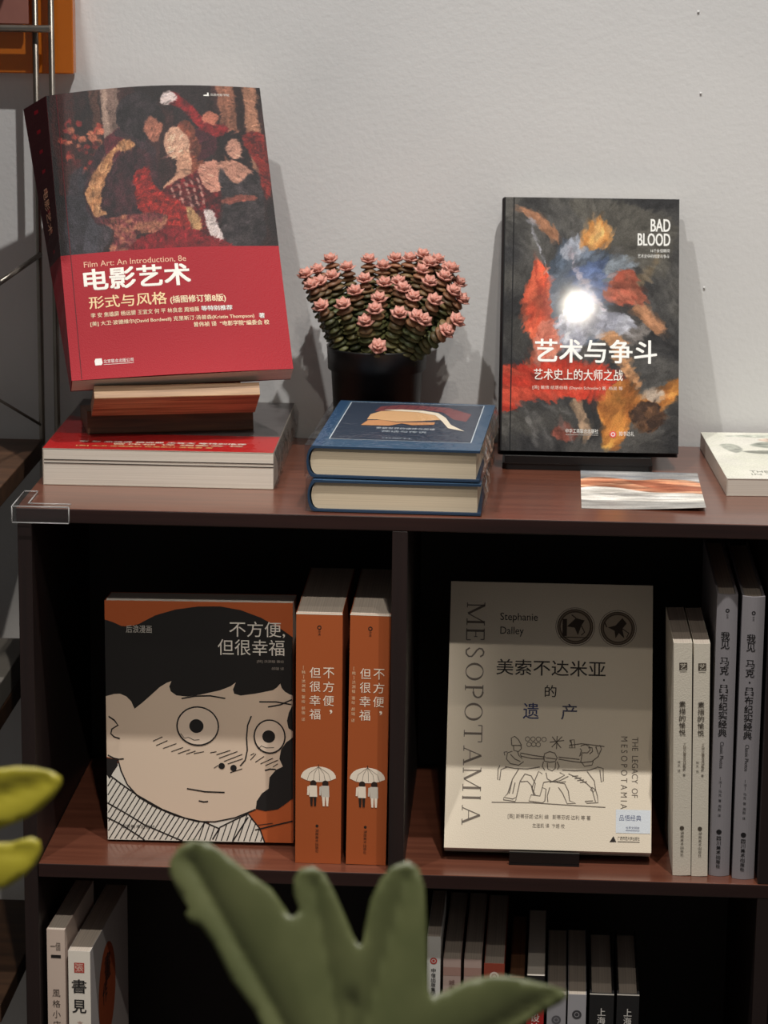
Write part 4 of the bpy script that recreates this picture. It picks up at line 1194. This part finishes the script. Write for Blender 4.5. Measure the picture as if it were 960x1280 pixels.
def meso_art(q, xf):
    PAPER = rgb(226, 214, 194); G = rgb(112, 102, 92); K = rgb(44, 38, 36); B = rgb(52, 62, 110)
    q.poly([(0, 0), (183.5, 0), (183.5, 244), (0, 244)], xf, PAPER, 0)
    serif_word(q, 'MESOPOTAMIA', (15.4, 21.5, 31.2, 223.5), xf, G)
    q.text('Stephanie', (45.5, 206.5, 79.5, 215.5), xf, K, 2)
    q.text('Dalley', (45.8, 193.5, 67, 202.5), xf, K, 2)
    for c, r in (((113.5, 204), 16.4), ((151.9, 203.3), 15.6)):
        q.disc(c, r, xf, rgb(98, 84, 72), 2); q.disc(c, r - 3.2, xf, rgb(176, 160, 140), 3)
        q.ring(c, r - 1.5, .5, xf, rgb(160, 144, 124), 4); q.ring(c, r + 1.2, .5, xf, rgb(120, 106, 92), 2)
    D = rgb(66, 56, 48)
    q.poly([(102, 195), (106, 195), (106, 211), (102, 211)], xf, D, 4); q.line([(100, 194), (126, 194)], xf, .8, D, 4)
    q.poly([(106, 204), (114, 212), (122, 210), (119, 205), (116, 196), (113, 203)], xf, D, 4); q.line([(119, 205), (122, 199), (119, 196)], xf, .9, D, 4)
    q.line([(114, 212), (110, 215)], xf, 1, D, 4)
    q.poly([(143, 204), (150, 206), (156, 213), (160, 208), (156, 203), (158, 194), (153, 199), (150, 194), (149, 201)], xf, D, 4); q.line([(156, 203), (162, 199), (160, 195)], xf, .9, D, 4)
    q.line([(142, 204), (140, 209)], xf, 1, D, 4)
    q.text('美索不达米亚', (43, 158, 141.3, 172.5), xf, K, 2, bold=0.006)
    q.text('的', (87, 138.5, 97.4, 149.3), xf, K, 2, bold=0.006)
    q.text('遗', (67.8, 118, 82, 132.5), xf, B, 2, bold=0.006)
    q.text('产', (102, 118, 116.2, 132.5), xf, rgb(66, 66, 90), 2, bold=0.006)
    for l in MESO_LINES:
        q.line(l, xf, .85, G, 2)
    for c in ((72.3, 99.6), (77.2, 99.7), (82.1, 99.7), (87, 99.6), (73.7, 94.7), (77.9, 94.8), (82, 94.7)):
        q.ring(c, 2.0, .6, xf, G, 2, n=16)
    q.text('THE  LEGACY  OF', (165.8, 49, 171.2, 103.5), xf, G, 2, rot=-90)
    q.text('M E S O P O T A M I A', (156, 38.5, 161.8, 104), xf, G, 2, rot=-90)
    q.text('[英] 斯蒂芬妮·达利 编   斯蒂芬妮·达利 等 著', (56, 27, 129.5, 31.8), xf, G, 2)
    q.text('左连凯 译  卞姗 校', (78, 19.8, 106.6, 23.8), xf, G, 2)
    q.poly([(152, 17), (182.5, 17), (183, 38), (152, 38)], xf, rgb(214, 220, 226), 3)
    q.text('品悟经典', (155, 28, 174.4, 33.2), xf, rgb(76, 84, 120), 4)
    q.text('世界文明史', (160.8, 20.4, 173, 23), xf, rgb(90, 94, 120), 4)
    q.line([(160.8, 19.2), (173, 19.2)], xf, .5, rgb(90, 94, 120), 4)
    q.poly([(146.5, 8.6), (152.6, 8.8), (150, 14.2)], xf, K, 2)
    q.text('广西师范大学出版社', (153.7, 10.6, 173.2, 14), xf, K, 2)
    q.line([(153.7, 9.2), (173.2, 9.2)], xf, .6, K, 2)


front_book('cream paperback titled MESOPOTAMIA leaning on a stand, middle shelf', (0.3700, 0.0360, -0.3094), (-0.5005, -0.0008, 0.0052),
           0.1835, 0.244, 0.0205, 'print_satin', rgb(214, 200, 180), meso_art)
st = thing('book_stand', 'small black stand under the cream MESOPOTAMIA paperback', 'book stand', (0.428, 0.030, -0.3217))
m = MB(); m.prism([(0, 0), (0.062, 0), (0.062, 0.135), (0, 0.135)], 0.0, 0.0018); m.build('base', MAT['black'], st)
m = MB(); m.prism([(0.0002, 0.0019), (0.003, 0.0019), (0.0022, 0.0125), (-0.001, 0.0125)], 0.0, 0.062, xf=lambda a, b, c: (c, a, b)); m.build('lip', MAT['black'], st, bevel=.0005)
RM = Matrix.Rotation(-0.5005, 4, 'X')
m = MB(); m.prism([(0.0212, 0.012), (0.0232, 0.012), (0.0232, 0.17), (0.0212, 0.17)], 0.012, 0.05,
                  xf=lambda a, b, c: tuple(RM @ Vector((c, a, b)) + Vector((0, 0.006, 0.0123))))
m.build('back_rest', MAT['black'], st)

# ---------------------------------------------------------------- spines on the right of the middle shelf
CREAM = rgb(226, 218, 202)


def cream_spine(q, xf, w, h):
    c = w * .52; K = rgb(86, 78, 68)
    q.poly([(0, 0), (w, 0), (w, h), (0, h)], xf, CREAM, 0)
    q.poly([(c - 3.4, h - 24), (c + 3.4, h - 24), (c + 3.4, h - 17.5), (c - 3.4, h - 17.5)], xf, K, 2)
    q.text('艺', (c - 2.6, h - 23.4, c + 2.6, h - 18.2), xf, CREAM, 3)
    q.line([(c - 3, h - 25.6), (c + 3, h - 25.6)], xf, .4, K, 2)
    q.vtext('素描的愉悦', c - .6, h - 52, 5.4, 6.4, xf, K, 2, .01)
    q.vtext('The Pleasure', c + 1.6, h - 90, 2.2, 2.0, xf, rgb(140, 130, 116), 2)
    q.vtext('琼斯 著', c + 1.2, h - 110, 2.4, 3.2, xf, K); q.vtext('林文 译', c - 3.2, h - 106, 2.4, 3.2, xf, K)
    q.disc((c - .4, 44), 1.9, xf, K, 2)
    q.vtext('湖南美术出版社', c - .2, 41, 2.8, 3.4, xf, K, 2)


for lab, loc, rot, w in (('thin cream spine, left of the pair beside the MESOPOTAMIA book', (0.5718, 0.0162, -0.3217), (0, -0.030, 0.012), 0.0158),
                         ('thin cream spine pressed against the grey hardbacks', (0.5882, 0.0158, -0.3217), (0, -0.026, 0.012), 0.0140)):
    spine_book(lab, loc, rot, w, 0.2118, 0.120, 'print_satin', CREAM, cream_spine, bulge=0.0007, group='thin cream paperbacks')

GREY = rgb(146, 142, 146)


def grey_spine(q, xf, w, h):
    c = w * .47; K = rgb(30, 28, 30)
    for k in range(8):
        q.poly([(w * k / 8, 0), (w * (k + 1) / 8, 0), (w * (k + 1) / 8, h), (w * k / 8, h)], xf, GREY, 0)
    q.ring((c + .6, h - 14), 1.3, .8, xf, K, 2); q.vtext('后浪', c + .6, h - 17, 1.8, 2.2, xf, K)
    q.vtext('我见', c - .6, h - 33, 7.4, 7.9, xf, K, 2, .014)
    q.vtext('马克', c - .6, h - 56, 7.4, 7.9, xf, K, 2, .014)
    q.disc((c - .6, h - 76), .8, xf, K, 2)
    q.vtext('吕布纪实经典', c - .6, h - 80.5, 7.2, 7.9, xf, K, 2, .014)
    q.text('Classic Photos', (c - 2.2, h - 156, c + 1.0, h - 132), xf, K, 2, rot=-90)
    q.vtext('[法] 马克 著 周熙 译', c - 1, h - 164, 2.6, 3.4, xf, K)
    q.disc((c - .8, 41), 2.3, xf, K, 2)
    q.vtext('四川美术出版社', c - .8, 37, 3.6, 4.3, xf, K, 2, .02)


for lab, loc, rot, w in (('tall grey hardback spine touching the cream spines', (0.6036, 0.0200, -0.3217), (0, -0.0090, 0.0), 0.0178),
                         ('tall grey hardback spine nearest the bookcase\'s right upright', (0.6236, 0.0140, -0.3217), (0, -0.0040, 0.0), 0.0192)):
    spine_book(lab, loc, rot, w, 0.2555, 0.200, 'print_silver', GREY, grey_spine, hard=True, bulge=0.0032, name='hardback_book',
               group='tall grey hardbacks')


# ---------------------------------------------------------------- bottom shelf, left
def style_spine(q, xf, w, h):
    K = rgb(64, 54, 48); c = w / 2
    q.poly([(0, 0), (w, 0), (w, h), (0, h)], xf, rgb(206, 186, 172), 0)
    q.text('一個', (c - 5, h - 20, c + 4, h - 12), xf, K, 2)
    q.poly([(c - 4.5, h - 27), (c + 4.5, h - 27), (c + 4.5, h - 24), (c - 4.5, h - 24)], xf, rgb(28, 22, 20), 2)
    q.vtext('風格小店創業學', c - .2, h - 57, 7.2, 10.1, xf, K, 2)


def calm_spine(q, xf, w, h):
    K = rgb(30, 28, 28); c = w / 2
    q.poly([(0, 0), (w, 0), (w, h), (0, h)], xf, rgb(232, 224, 212), 0)
    q.poly([(c - 4.6, h - 20.5), (c + 4.6, h - 20.5), (c + 4.6, h - 11), (c - 4.6, h - 11)], xf, rgb(178, 70, 58), 2)
    q.vtext('張', c, h - 12, 7.4, 8, xf, rgb(226, 190, 176), 3)
    q.vtext('書', c - .4, h - 27, 13, 15, xf, K, 2, .018)
    q.vtext('見', c - .4, h - 46.5, 12.5, 15, xf, K, 2, .018)
    q.vtext('言思集', c, h - 67, 5, 7, xf, rgb(150, 96, 84), 2)


def calm_side(q, xf, d, h):
    q.poly([(0, 0), (d, 0), (d, h), (0, h)], xf, rgb(170, 164, 162), 0)
    q.disc((70, h - 66), 38, xf, rgb(152, 70, 34), 2, 46)
    for k, (a, b, s) in enumerate(((72, h - 30, 26), (60, h - 54, 20))):
        q.vtext('畫作'[k], a, b, s, 22, xf, rgb(44, 22, 18), 3, .02)


spine_book('pinkish spine at the left end of the bottom shelf', (0.0176, 0.0095, -0.6437), (0, 0, -0.05), 0.0163, 0.256, 0.125, 'print_matte', rgb(196, 176, 164), style_spine)
spine_book('white spine with a red seal beside the pinkish spine, bottom shelf', (0.0366, 0.0095, -0.6437), (0, 0, -0.052), 0.0200, 0.2362, 0.168, 'print_matte', rgb(206, 200, 194), calm_spine, side_art=calm_side)

# ---------------------------------------------------------------- bottom shelf, right
ZB = -0.6437


def simple_spine(col, logo=None, lcol=None, text=None, tcol=None, band=None):
    def art(q, xf, w, h):
        c = w / 2
        q.poly([(0, 0), (w, 0), (w, h), (0, h)], xf, col, 0)
        if band:
            for y0, y1, bc_ in band:
                q.poly([(0, h - y1), (w, h - y1), (w, h - y0), (0, h - y0)], xf, bc_, 1)
        if logo:
            q.disc((c, h - logo), min(w * .26, 4.2), xf, lcol, 2)
            q.ring((c, h - logo), min(w * .13, 2), .5, xf, col, 3)
        if text:
            y = h - text[0]
            q.vtext(text[1], c, y, text[2], text[2] * 1.15, xf, tcol, 2, .012)
    return art


RBOOKS = [
    ('white spine with a red round mark at the row\'s left, bottom shelf', .3569, .0121, -.3875, .115, rgb(222, 220, 214), simple_spine(rgb(222, 220, 214), 23, rgb(186, 62, 52), (30, '中信出版集团', 4.0), rgb(40, 38, 38)), 'page_x', False),
    ('pinkish blotched spine beside the white red-marked spine', .3717, .0155, -.408, .165, rgb(184, 160, 150), simple_spine(rgb(184, 160, 150), None, None, (20, '城市花园', 5), rgb(128, 96, 88), [(8, 16, rgb(168, 132, 120)), (26, 40, rgb(196, 174, 164))]), 'page_x', False),
    ('pinkish blotched spine between its twin and the rust-red spine', .3902, .0155, -.408, .165, rgb(184, 160, 150), simple_spine(rgb(184, 160, 150), None, None, (20, '城市花园', 5), rgb(128, 96, 88), [(8, 16, rgb(168, 132, 120)), (26, 40, rgb(196, 174, 164))]), 'page_x', False),
    ('rust-red spine with a small white ring, bottom shelf', .4080, .0182, -.4113, .170, rgb(146, 62, 44), simple_spine(rgb(146, 62, 44), 12, rgb(228, 208, 196), (24, '建筑十讲', 6), rgb(226, 206, 192)), 'page_x', False),
    ('dark book with brown page tops right of the rust-red spine', .4309, .0134, -.4243, .150, rgb(60, 38, 26), simple_spine(rgb(52, 34, 26), None, None, (20, '手艺', 6), rgb(150, 120, 90)), 'page_brown', False),
    ('pale-topped book with a black and red spine, bottom shelf', .4465, .0156, -.4215, .160, rgb(186, 178, 168), simple_spine(rgb(26, 22, 22), None, None, (36, '设计史', 8), rgb(236, 226, 216), [(28, 120, rgb(178, 34, 34))]), 'page', False),
    ('grey spine half hidden by the green leaf\'s tip', .4649, .0168, -.439, .155, rgb(160, 158, 162), simple_spine(rgb(160, 158, 162), 24, rgb(90, 88, 92), (32, '新知文库', 5), rgb(70, 68, 72)), 'page_x', False),
    ('grey spine with a dark round mark beside the black hardbacks', .4834, .0162, -.4383, .155, rgb(168, 166, 170), simple_spine(rgb(168, 166, 170), 19, rgb(62, 60, 64), (28, '新知文库', 5), rgb(70, 68, 72)), 'page_x', False),
    ('black hardback spine against the grey round-marked spine', .5026, .0216, -.4365, .150, rgb(24, 23, 24), simple_spine(rgb(24, 23, 24), None, None, (14, '上海', 7), rgb(220, 216, 210), [(0, 1.3, rgb(220, 214, 204))]), 'page_x', True),
    ('black hardback spine at the right end of the bottom row', .5268, .0198, -.4363, .150, rgb(24, 23, 24), simple_spine(rgb(24, 23, 24), None, None, (14, '上海', 7), rgb(220, 216, 210), [(0, 1.3, rgb(220, 214, 204))]), 'page_x', True),
]
for lab, x, w, zt, d, col, art, pg, hard in RBOOKS:
    grp = None
    if 'pinkish blotched' in lab:
        grp = 'pinkish blotched paperbacks'
    if lab.startswith('grey spine'):
        grp = 'grey paperbacks on the bottom shelf'
    if 'black hardback' in lab:
        grp = 'black hardbacks on the bottom shelf'
    spine_book(lab, (x, 0.020, ZB), (0, 0, -0.012), w, zt - ZB, d, 'print_matte', col, art, hard=hard, page=pg,
               name='hardback_book' if hard else 'paperback_book', group=grp)

# ================================================================== SUCCULENT IN ITS POT
PX, PY = 0.2925, 0.2755
pl = thing('potted_succulent', 'stacked-leaf succulent with pink tips in a black pot', 'potted plant', (PX, PY, 0.0003))
m = MB()
m.lathe([(0.0, 0.0), (0.0375, 0.0), (0.0385, 0.001), (0.0432, 0.078), (0.0462, 0.0785), (0.0472, 0.0985), (0.0476, 0.1), (0.0462, 0.1), (0.0448, 0.097), (0.043, 0.086), (0.0, 0.086)], n=56)
m.build('pot', MAT['black'], pl)
m = MB(); m.lathe([(0.0435, 0.0866), (0.03, 0.089), (0.012, 0.090), (0.0, 0.0905)], n=28); m.v = m.v; m.build('soil', MAT['soil'], pl)

rs = random.Random(5)
# stem tips: (x, depth, height) from the pot's axis, and which way the bunch spreads
TIPS = [(-.0665, -.010, .166), (-.0600, -.024, .158), (-.0455, .014, .177), (-.0425, -.006, .164), (-.0290, .004, .171), (-.0095, .016, .177),
        (-.0120, -.008, .162), (.0080, .012, .172), (-.0300, -.034, .142), (-.0085, -.042, .128), (.0065, -.026, .147), (.0035, -.040, .139),
        (.0275, -.042, .136), (.0110, -.010, .159), (.0250, -.006, .160), (.0345, .016, .179), (.0475, .020, .182), (.0480, -.002, .171),
        (.0405, -.026, .149), (.0625, .018, .178), (.0745 - .004, -.008, .166), (.0640 - .002, -.030, .147), (.0445, -.044, .134), (.0520, -.046, .131),
        (.0800 - .006, .008, .172), (.0885 - .011, .004, .172), (.0880 - .008, -.016, .154), (.0780 - .004, -.042, .121), (.0950 - .011, -.036, .130), (.0960 - .008, -.012, .146),
        (.0950 - .011, .010, .158), (.0075, -.047, .106), (-.0530, -.016, .160), (.0200, .020, .178), (.0550, .004, .177), (-.0200, -.018, .152),
        (-.0570, .006, .168), (-.0500, -.034, .140), (.0300, -.020, .156), (.0560, -.016, .162)]
TIPS = [(x * .93 - .0035 if x > 0 else x, y, z) for x, y, z in TIPS]


def bez(a, b, c, t):
    return [a[i] * (1 - t) ** 2 + 2 * b[i] * t * (1 - t) + c[i] * t * t for i in range(3)]


for i, (tx, ty, tz) in enumerate(TIPS):
    ty = max(-0.052, min(ty, 0.036))
    bx_, by_ = tx * .50, ty * .62
    kk = min(1.0, .0335 / max(math.hypot(bx_, by_), 1e-6))
    base = (bx_ * kk, by_ * kk, 0.087)
    mid = (base[0] * 1.25 + (tx - base[0]) * .25, base[1] + (ty - base[1]) * .35, 0.087 + (tz - 0.087) * .55)
    L = math.dist(base, mid) + math.dist(mid, (tx, ty, tz))
    step = 0.0050
    nn = max(4, int(L / step))
    m = MB()
    R0 = 0.0084 + rs.random() * 0.0014
    tw = rs.random() * 3
    for k in range(nn):
        t = k / nn
        p = bez(base, mid, (tx, ty, tz), t); p2 = bez(base, mid, (tx, ty, tz), t + .02)
        ax = Vector([p2[j] - p[j] for j in range(3)]).normalized()
        u = ax.cross(Vector((0, 1, 0))).normalized(); v = ax.cross(u)
        R = R0 * (1.0 - .12 * t) * (0.9 + .2 * rs.random())
        a0 = tw + (k % 2) * math.pi / 2 + rs.uniform(-.15, .15)
        ring = []
        NS = 14
        for j in range(NS):
            a = 2 * math.pi * j / NS
            r = R * (0.72 + 0.34 * abs(math.cos(a)) ** 1.5)
            d = u * (math.cos(a + a0) * r) + v * (math.sin(a + a0) * r)
            ring.append(d)
        c = Vector(p)
        hgt = step * .5
        droop = 0.0006
        vs = [c + d * .45 - ax * hgt for d in ring] + [c + d * .98 - ax * (hgt * .35 + droop) for d in ring] + [c + d + ax * (hgt * .25 - droop) for d in ring] + [c + d * .5 + ax * hgt * .95 for d in ring] + [c + ax * hgt]
        fs = []
        for q_ in range(3):
            for j in range(NS):
                fs.append((q_ * NS + j, q_ * NS + (j + 1) % NS, (q_ + 1) * NS + (j + 1) % NS, (q_ + 1) * NS + j))
        fs += [(3 * NS + j, 3 * NS + (j + 1) % NS, 4 * NS) for j in range(NS)]
        g = max(0.0, (t - .72) / .28) ** 1.2
        jt = .82 + .36 * rs.random()
        colr = tuple(jt * (a_ * (1 - g) + b_ * g) for a_, b_ in zip(rgb(*rs.choice([(84, 86, 52), (72, 78, 48), (96, 92, 58)])), rgb(152, 98, 76)))
        m.add(vs, fs, colr, smooth=True)
    stem = m.build('stem', MAT['succulent'], pl)
    # pink star of young leaves at the tip
    if i != 31 or True:
        m = MB()
        c = Vector((tx, ty, tz))
        ax = Vector([tx - mid[0], ty - mid[1], tz - mid[2]]).normalized()
        ax = (ax + Vector((0, -.25, .35))).normalized()
        u = ax.cross(Vector((0, 1, 0))).normalized(); v = ax.cross(u)
        for ringk, (nl, ln, wd, el) in enumerate(((5, .0108, .0100, .55), (5, .0100, .0094, .95), (4, .0074, .0074, 1.25))):
            for j in range(nl):
                a = 2 * math.pi * (j + .5 * ringk) / nl + tw
                out = u * math.cos(a) + v * math.sin(a)
                side = ax.cross(out)
                d = out * math.cos(el) + ax * math.sin(el)
                nrm = d.cross(side)
                b0 = c + ax * (0.0014 * ringk - .002)
                vs = [b0 - side * wd * .3, b0 + side * wd * .3, b0 + d * ln * .55 + side * wd * .5 - nrm * .0003, b0 + d * ln - nrm * .0004,
                      b0 + d * ln * .55 - side * wd * .5 - nrm * .0003, b0 + d * ln * .5 + nrm * .0013, b0 + d * ln * .5 - nrm * .0015]
                m.add(vs, [(0, 1, 5), (1, 2, 5), (2, 3, 5), (3, 4, 5), (4, 0, 5), (1, 0, 6), (2, 1, 6), (3, 2, 6), (4, 3, 6), (0, 4, 6)], smooth=True)
        m.build('leaf_tip', MAT['bud'], stem)

# ================================================================== WIRE RACK ON THE LEFT
rk = thing('wire_rack', 'grey metal wire rack with dark wooden shelves left of the bookcase', 'rack', (0, 0, -1.0))


def rod(name, a, b, r=0.0029):
    q = MB(); q.tube([(a[0], a[1], Z(a[2])), (b[0], b[1], Z(b[2]))], r, n=12)
    return q.build(name, MAT['metal'], rk)


for x, y, lean_ in ((-0.0315, 0.302, 0.0), (-0.0165, 0.302, 0.0), (-0.62, 0.302, 0.0), (-0.62, 0.04, 0.0)):
    rod('upright', (x, y, -1.0), (x, y, 0.75))
rod('crossbar', (-0.62, 0.296, 0.3885), (-0.0165, 0.296, 0.3885), 0.0034)
rod('rung', (-0.0300, 0.298, 0.1770), (-0.0500, 0.200, 0.1640), 0.0026)
rod('rung', (-0.0500, 0.200, 0.1640), (-0.0720, 0.090, 0.1480), 0.0026)
rod('brace', (-0.0320, 0.300, 0.0120), (-0.1000, 0.300, 0.0520), 0.0014)
rod('brace', (-0.0300, 0.020, -0.032), (-0.0700, 0.020, -0.052), 0.0026)
for zt in (0.0, -0.20, -0.47):
    q = MB(); q.box((-0.64, 0.03, Z(zt - 0.018)), (-0.029, 0.290, Z(zt)))
    q.build('shelf_board', MAT['rack_wood'], rk, bevel=0.001)
q = MB(); q.box((-0.64, 0.03, Z(0.520 - 0.012)), (-0.022, 0.290, Z(0.520))); q.build('shelf_board', MAT['rack_wood'], rk, bevel=0.001)  # unseen upper board, placed to cast shade on the wall behind

m = MB(); m.box((-0.20, 0.312, 0.346), (0.0022, 0.328, 0.346 + 0.30))
o = m.build('acrylic_panel', MAT['orange_acrylic'], bevel=0.0012)
tag(lift(o), 'amber acrylic panel on the wall behind the wire rack', 'panel')
m = MB(); m.box((-0.22, 0.300, 0.3925), (-0.0375, 0.3035, 0.62))
o = m.build('picture_card', MAT['pink_card'], bevel=0.0004)
tag(lift(o), 'dusty pink card standing on the rack\'s crossbar before the amber panel', 'card')
m = MB(); m.box((-0.33, 0.05, -0.1995), (-0.0295, 0.21, -0.1760)); o = m.build('storage_box', MAT['grey_board'], bevel=0.001)
tag(lift(o), 'grey box on the wire rack\'s shelf beside the bookcase', 'box')
# unseen stock on the rack's upper shelf, put there to shade the left wall
xk = -0.62
for k, (w, h) in enumerate(((.03, .20), (.024, .18), (.034, .22), (.028, .19), (.03, .21), (.026, .2), (.03, .17), (.028, .22), (.024, .19), (.03, .2), (.022, .18), (.03, .21), (.026, .2), (.03, .21), (.02, .19), (.03, .2), (.026, .22), (.024, .2), (.03, .19), (.03, .21))):
    if xk + w > -0.028:
        break
    spine_book('paperback standing on the wire rack\'s upper shelf', (xk, 0.10, 0.5202), (0, 0, 0), w, h, .16, 'print_matte', rgb(150 + 9 * (k % 5), 120 + 13 * (k % 4), 110), None,
               group='paperbacks on the rack\'s upper shelf')
    xk += w + (.004 if k % 3 else .012)

# ================================================================== PLANT IN FRONT
gp = thing('foreground_plant', 'blurred leafy plant close to the camera before the bookcase', 'plant', (0.30, -1.02, -1.0))
LEAF = [(-32.1, -16.2), (-43.5, 5.4), (-54.9, 19.2), (-64.3, 36.1), (-70.9, 44.3), (-76.5, 46.5), (-78.6, 50.3), (-76.8, 52.6), (-81.8, 59.4), (-87.3, 69.0), (-87.6, 74.8), (-83.7, 81.9), (-77.5, 85.6), (-68.9, 84.7), (-59.6, 78.7), (-48.6, 70.5), (-37.4, 63.1), (-30.8, 54.4), (-27.5, 49.9), (-24.8, 51.1), (-23.4, 54.6), (-26.4, 61.1), (-26.7, 68.8), (-23.7, 73.6), (-17.6, 74.9), (-12.0, 71.6), (-7.0, 63.2), (-1.1, 51.1), (3.1, 42.0), (6.0, 37.1), (7.9, 39.1), (9.1, 47.9), (11.1, 59.5), (15.4, 69.3), (20.6, 75.7), (28.3, 79.0), (33.9, 75.3), (36.9, 66.1), (38.1, 50.7), (39.1, 31.6), (40.3, 17.2), (42.3, 14.2), (49.5, 17.5), (60.9, 23.2), (74.3, 25.5), (85.9, 24.0), (97.5, 21.7), (105.6, 19.3), (106.8, 16.3), (103.4, 13.1), (97.3, 9.9), (91.3, 6.0), (80.7, -1.2), (65.6, -9.2), (50.6, -19.1), (35.8, -36.4), (17.3, -55.7), (0.4, -63.7), (-17.5, -45.7)]
YLEAF = [(-25.5, 30.1), (-1.4, 31.2), (7.3, 32.6), (16.5, 32.4), (24.6, 30.7), (29.5, 28.1), (29.7, 24.5), (26.3, 18.5), (19.5, 11.6), (9.7, 5.8), (-0.1, 2.0), (-11.9, -1.1), (-17.8, -3.7), (-11.7, -5.9), (0.2, -5.1), (6.2, -4.9), (11.3, -3.2), (16.1, -1.9), (20.1, -3.7), (21.1, -8.0), (19.0, -14.4), (13.7, -20.8), (6.0, -26.1), (1.3, -28.2), (-14.4, -32.6), (-41.8, -44.4), (-74.4, -33.7), (-80.1, -2.3), (-61.0, 18.0)]


def leaf(outline, c0, tilt, veins, depth, mat, name):
    pts = [Vector(p) for p in outline]
    n = len(pts)

    def inside(x, y):
        c = False
        for i in range(n):
            a = pts[i]; b = pts[(i + 1) % n]
            if (a.y > y) != (b.y > y) and x < (b.x - a.x) * (y - a.y) / (b.y - a.y) + a.x:
                c = not c
        return c

    def edge_d(x, y):
        best = 1e9
        for i in range(n):
            a = pts[i]; b = pts[(i + 1) % n]
            d = b - a
            t = min(max(((x - a.x) * d.x + (y - a.y) * d.y) / max(d.length_squared, 1e-9), 0), 1)
            best = min(best, math.hypot(x - a.x - t * d.x, y - a.y - t * d.y))
        return best

    def vein_d(x, y):
        best = 1e9
        for (ax, ay), (bx, by) in veins:
            dx, dy = bx - ax, by - ay
            t = min(max(((x - ax) * dx + (y - ay) * dy) / (dx * dx + dy * dy), 0), 1)
            best = min(best, math.hypot(x - ax - t * dx, y - ay - t * dy))
        return best
    cand = list(pts)
    xs = [p.x for p in pts]; ys = [p.y for p in pts]
    x = min(xs)
    while x < max(xs):
        y = min(ys)
        while y < max(ys):
            if inside(x, y) and edge_d(x, y) > 1.6:
                cand.append(Vector((x, y)))
            y += 3.2
        x += 3.2
    vs, es, fs, _, _, _ = delaunay_2d_cdt(cand, [(i, (i + 1) % n) for i in range(n)], [], 1, 1e-5)
    t = math.radians(tilt)
    ex = Vector((1, 0, 0)); ey = Vector((0, math.sin(t), math.cos(t))); ez = ex.cross(ey)
    out = []
    for p in vs:
        vd = min(vein_d(p.x, p.y), 22.0)
        bend = depth * (1 - math.exp(-vd / 7.0)) - 0.9 * math.exp(-edge_d(p.x, p.y) / 2.0)
        q_ = c0 + (ex * p.x + ey * p.y + ez * bend) / 1000.0
        out.append((q_.x - 0.30, q_.y + 1.02, q_.z + 1.0))
    q = MB()
    q.add(out, [tuple(f) for f in fs], smooth=True)
    o = q.build(name, mat, gp)
    md = o.modifiers.new('thickness', 'SOLIDIFY'); md.thickness = 0.0012; md.offset = 0
    return o


leaf(LEAF, Vector((0.3526, -1.0449, -0.0071)), 25,
     [((8, -60), (-78, 76)), ((2, -20), (-18, 68)), ((8, -10), (28, 72)), ((10, -40), (100, 17)), ((8, -60), (4, 10))], 5.0, MAT['leaf_green'], 'leaf')
leaf(YLEAF, Vector((0.1779, -0.9955, 0.0673)), 20, [((-70, -5), (22, 26)), ((-60, -16), (14, -8))], 3.5, MAT['leaf_yellow'], 'leaf')
m = MB()
m.tube([(0.060, -0.052, 0.929), (0.050, -0.045, 0.80), (0.02, -0.01, 0.5), (0.0, 0.0, 0.22)], 0.004, n=10)
m.build('leaf_stalk', MAT['leaf_green'], gp)
m = MB()
m.tube([(-0.202, 0.018, 1.055), (-0.20, 0.02, 0.95), (-0.10, 0.01, 0.5), (-0.01, 0.0, 0.22)], 0.004, n=10)
m.build('leaf_stalk', MAT['leaf_yellow'], gp)
m = MB(); m.lathe([(0, 0), (0.085, 0), (0.115, 0.235), (0.118, 0.24), (0.108, 0.24), (0.104, 0.215), (0, 0.215)], n=40); m.build('pot', MAT['terracotta'], gp)
m = MB(); m.lathe([(0.1035, 0.2155), (0.05, 0.222), (0, 0.224)], n=24); m.build('soil', MAT['soil'], gp)

bpy.data.objects.remove(_txt_obj)
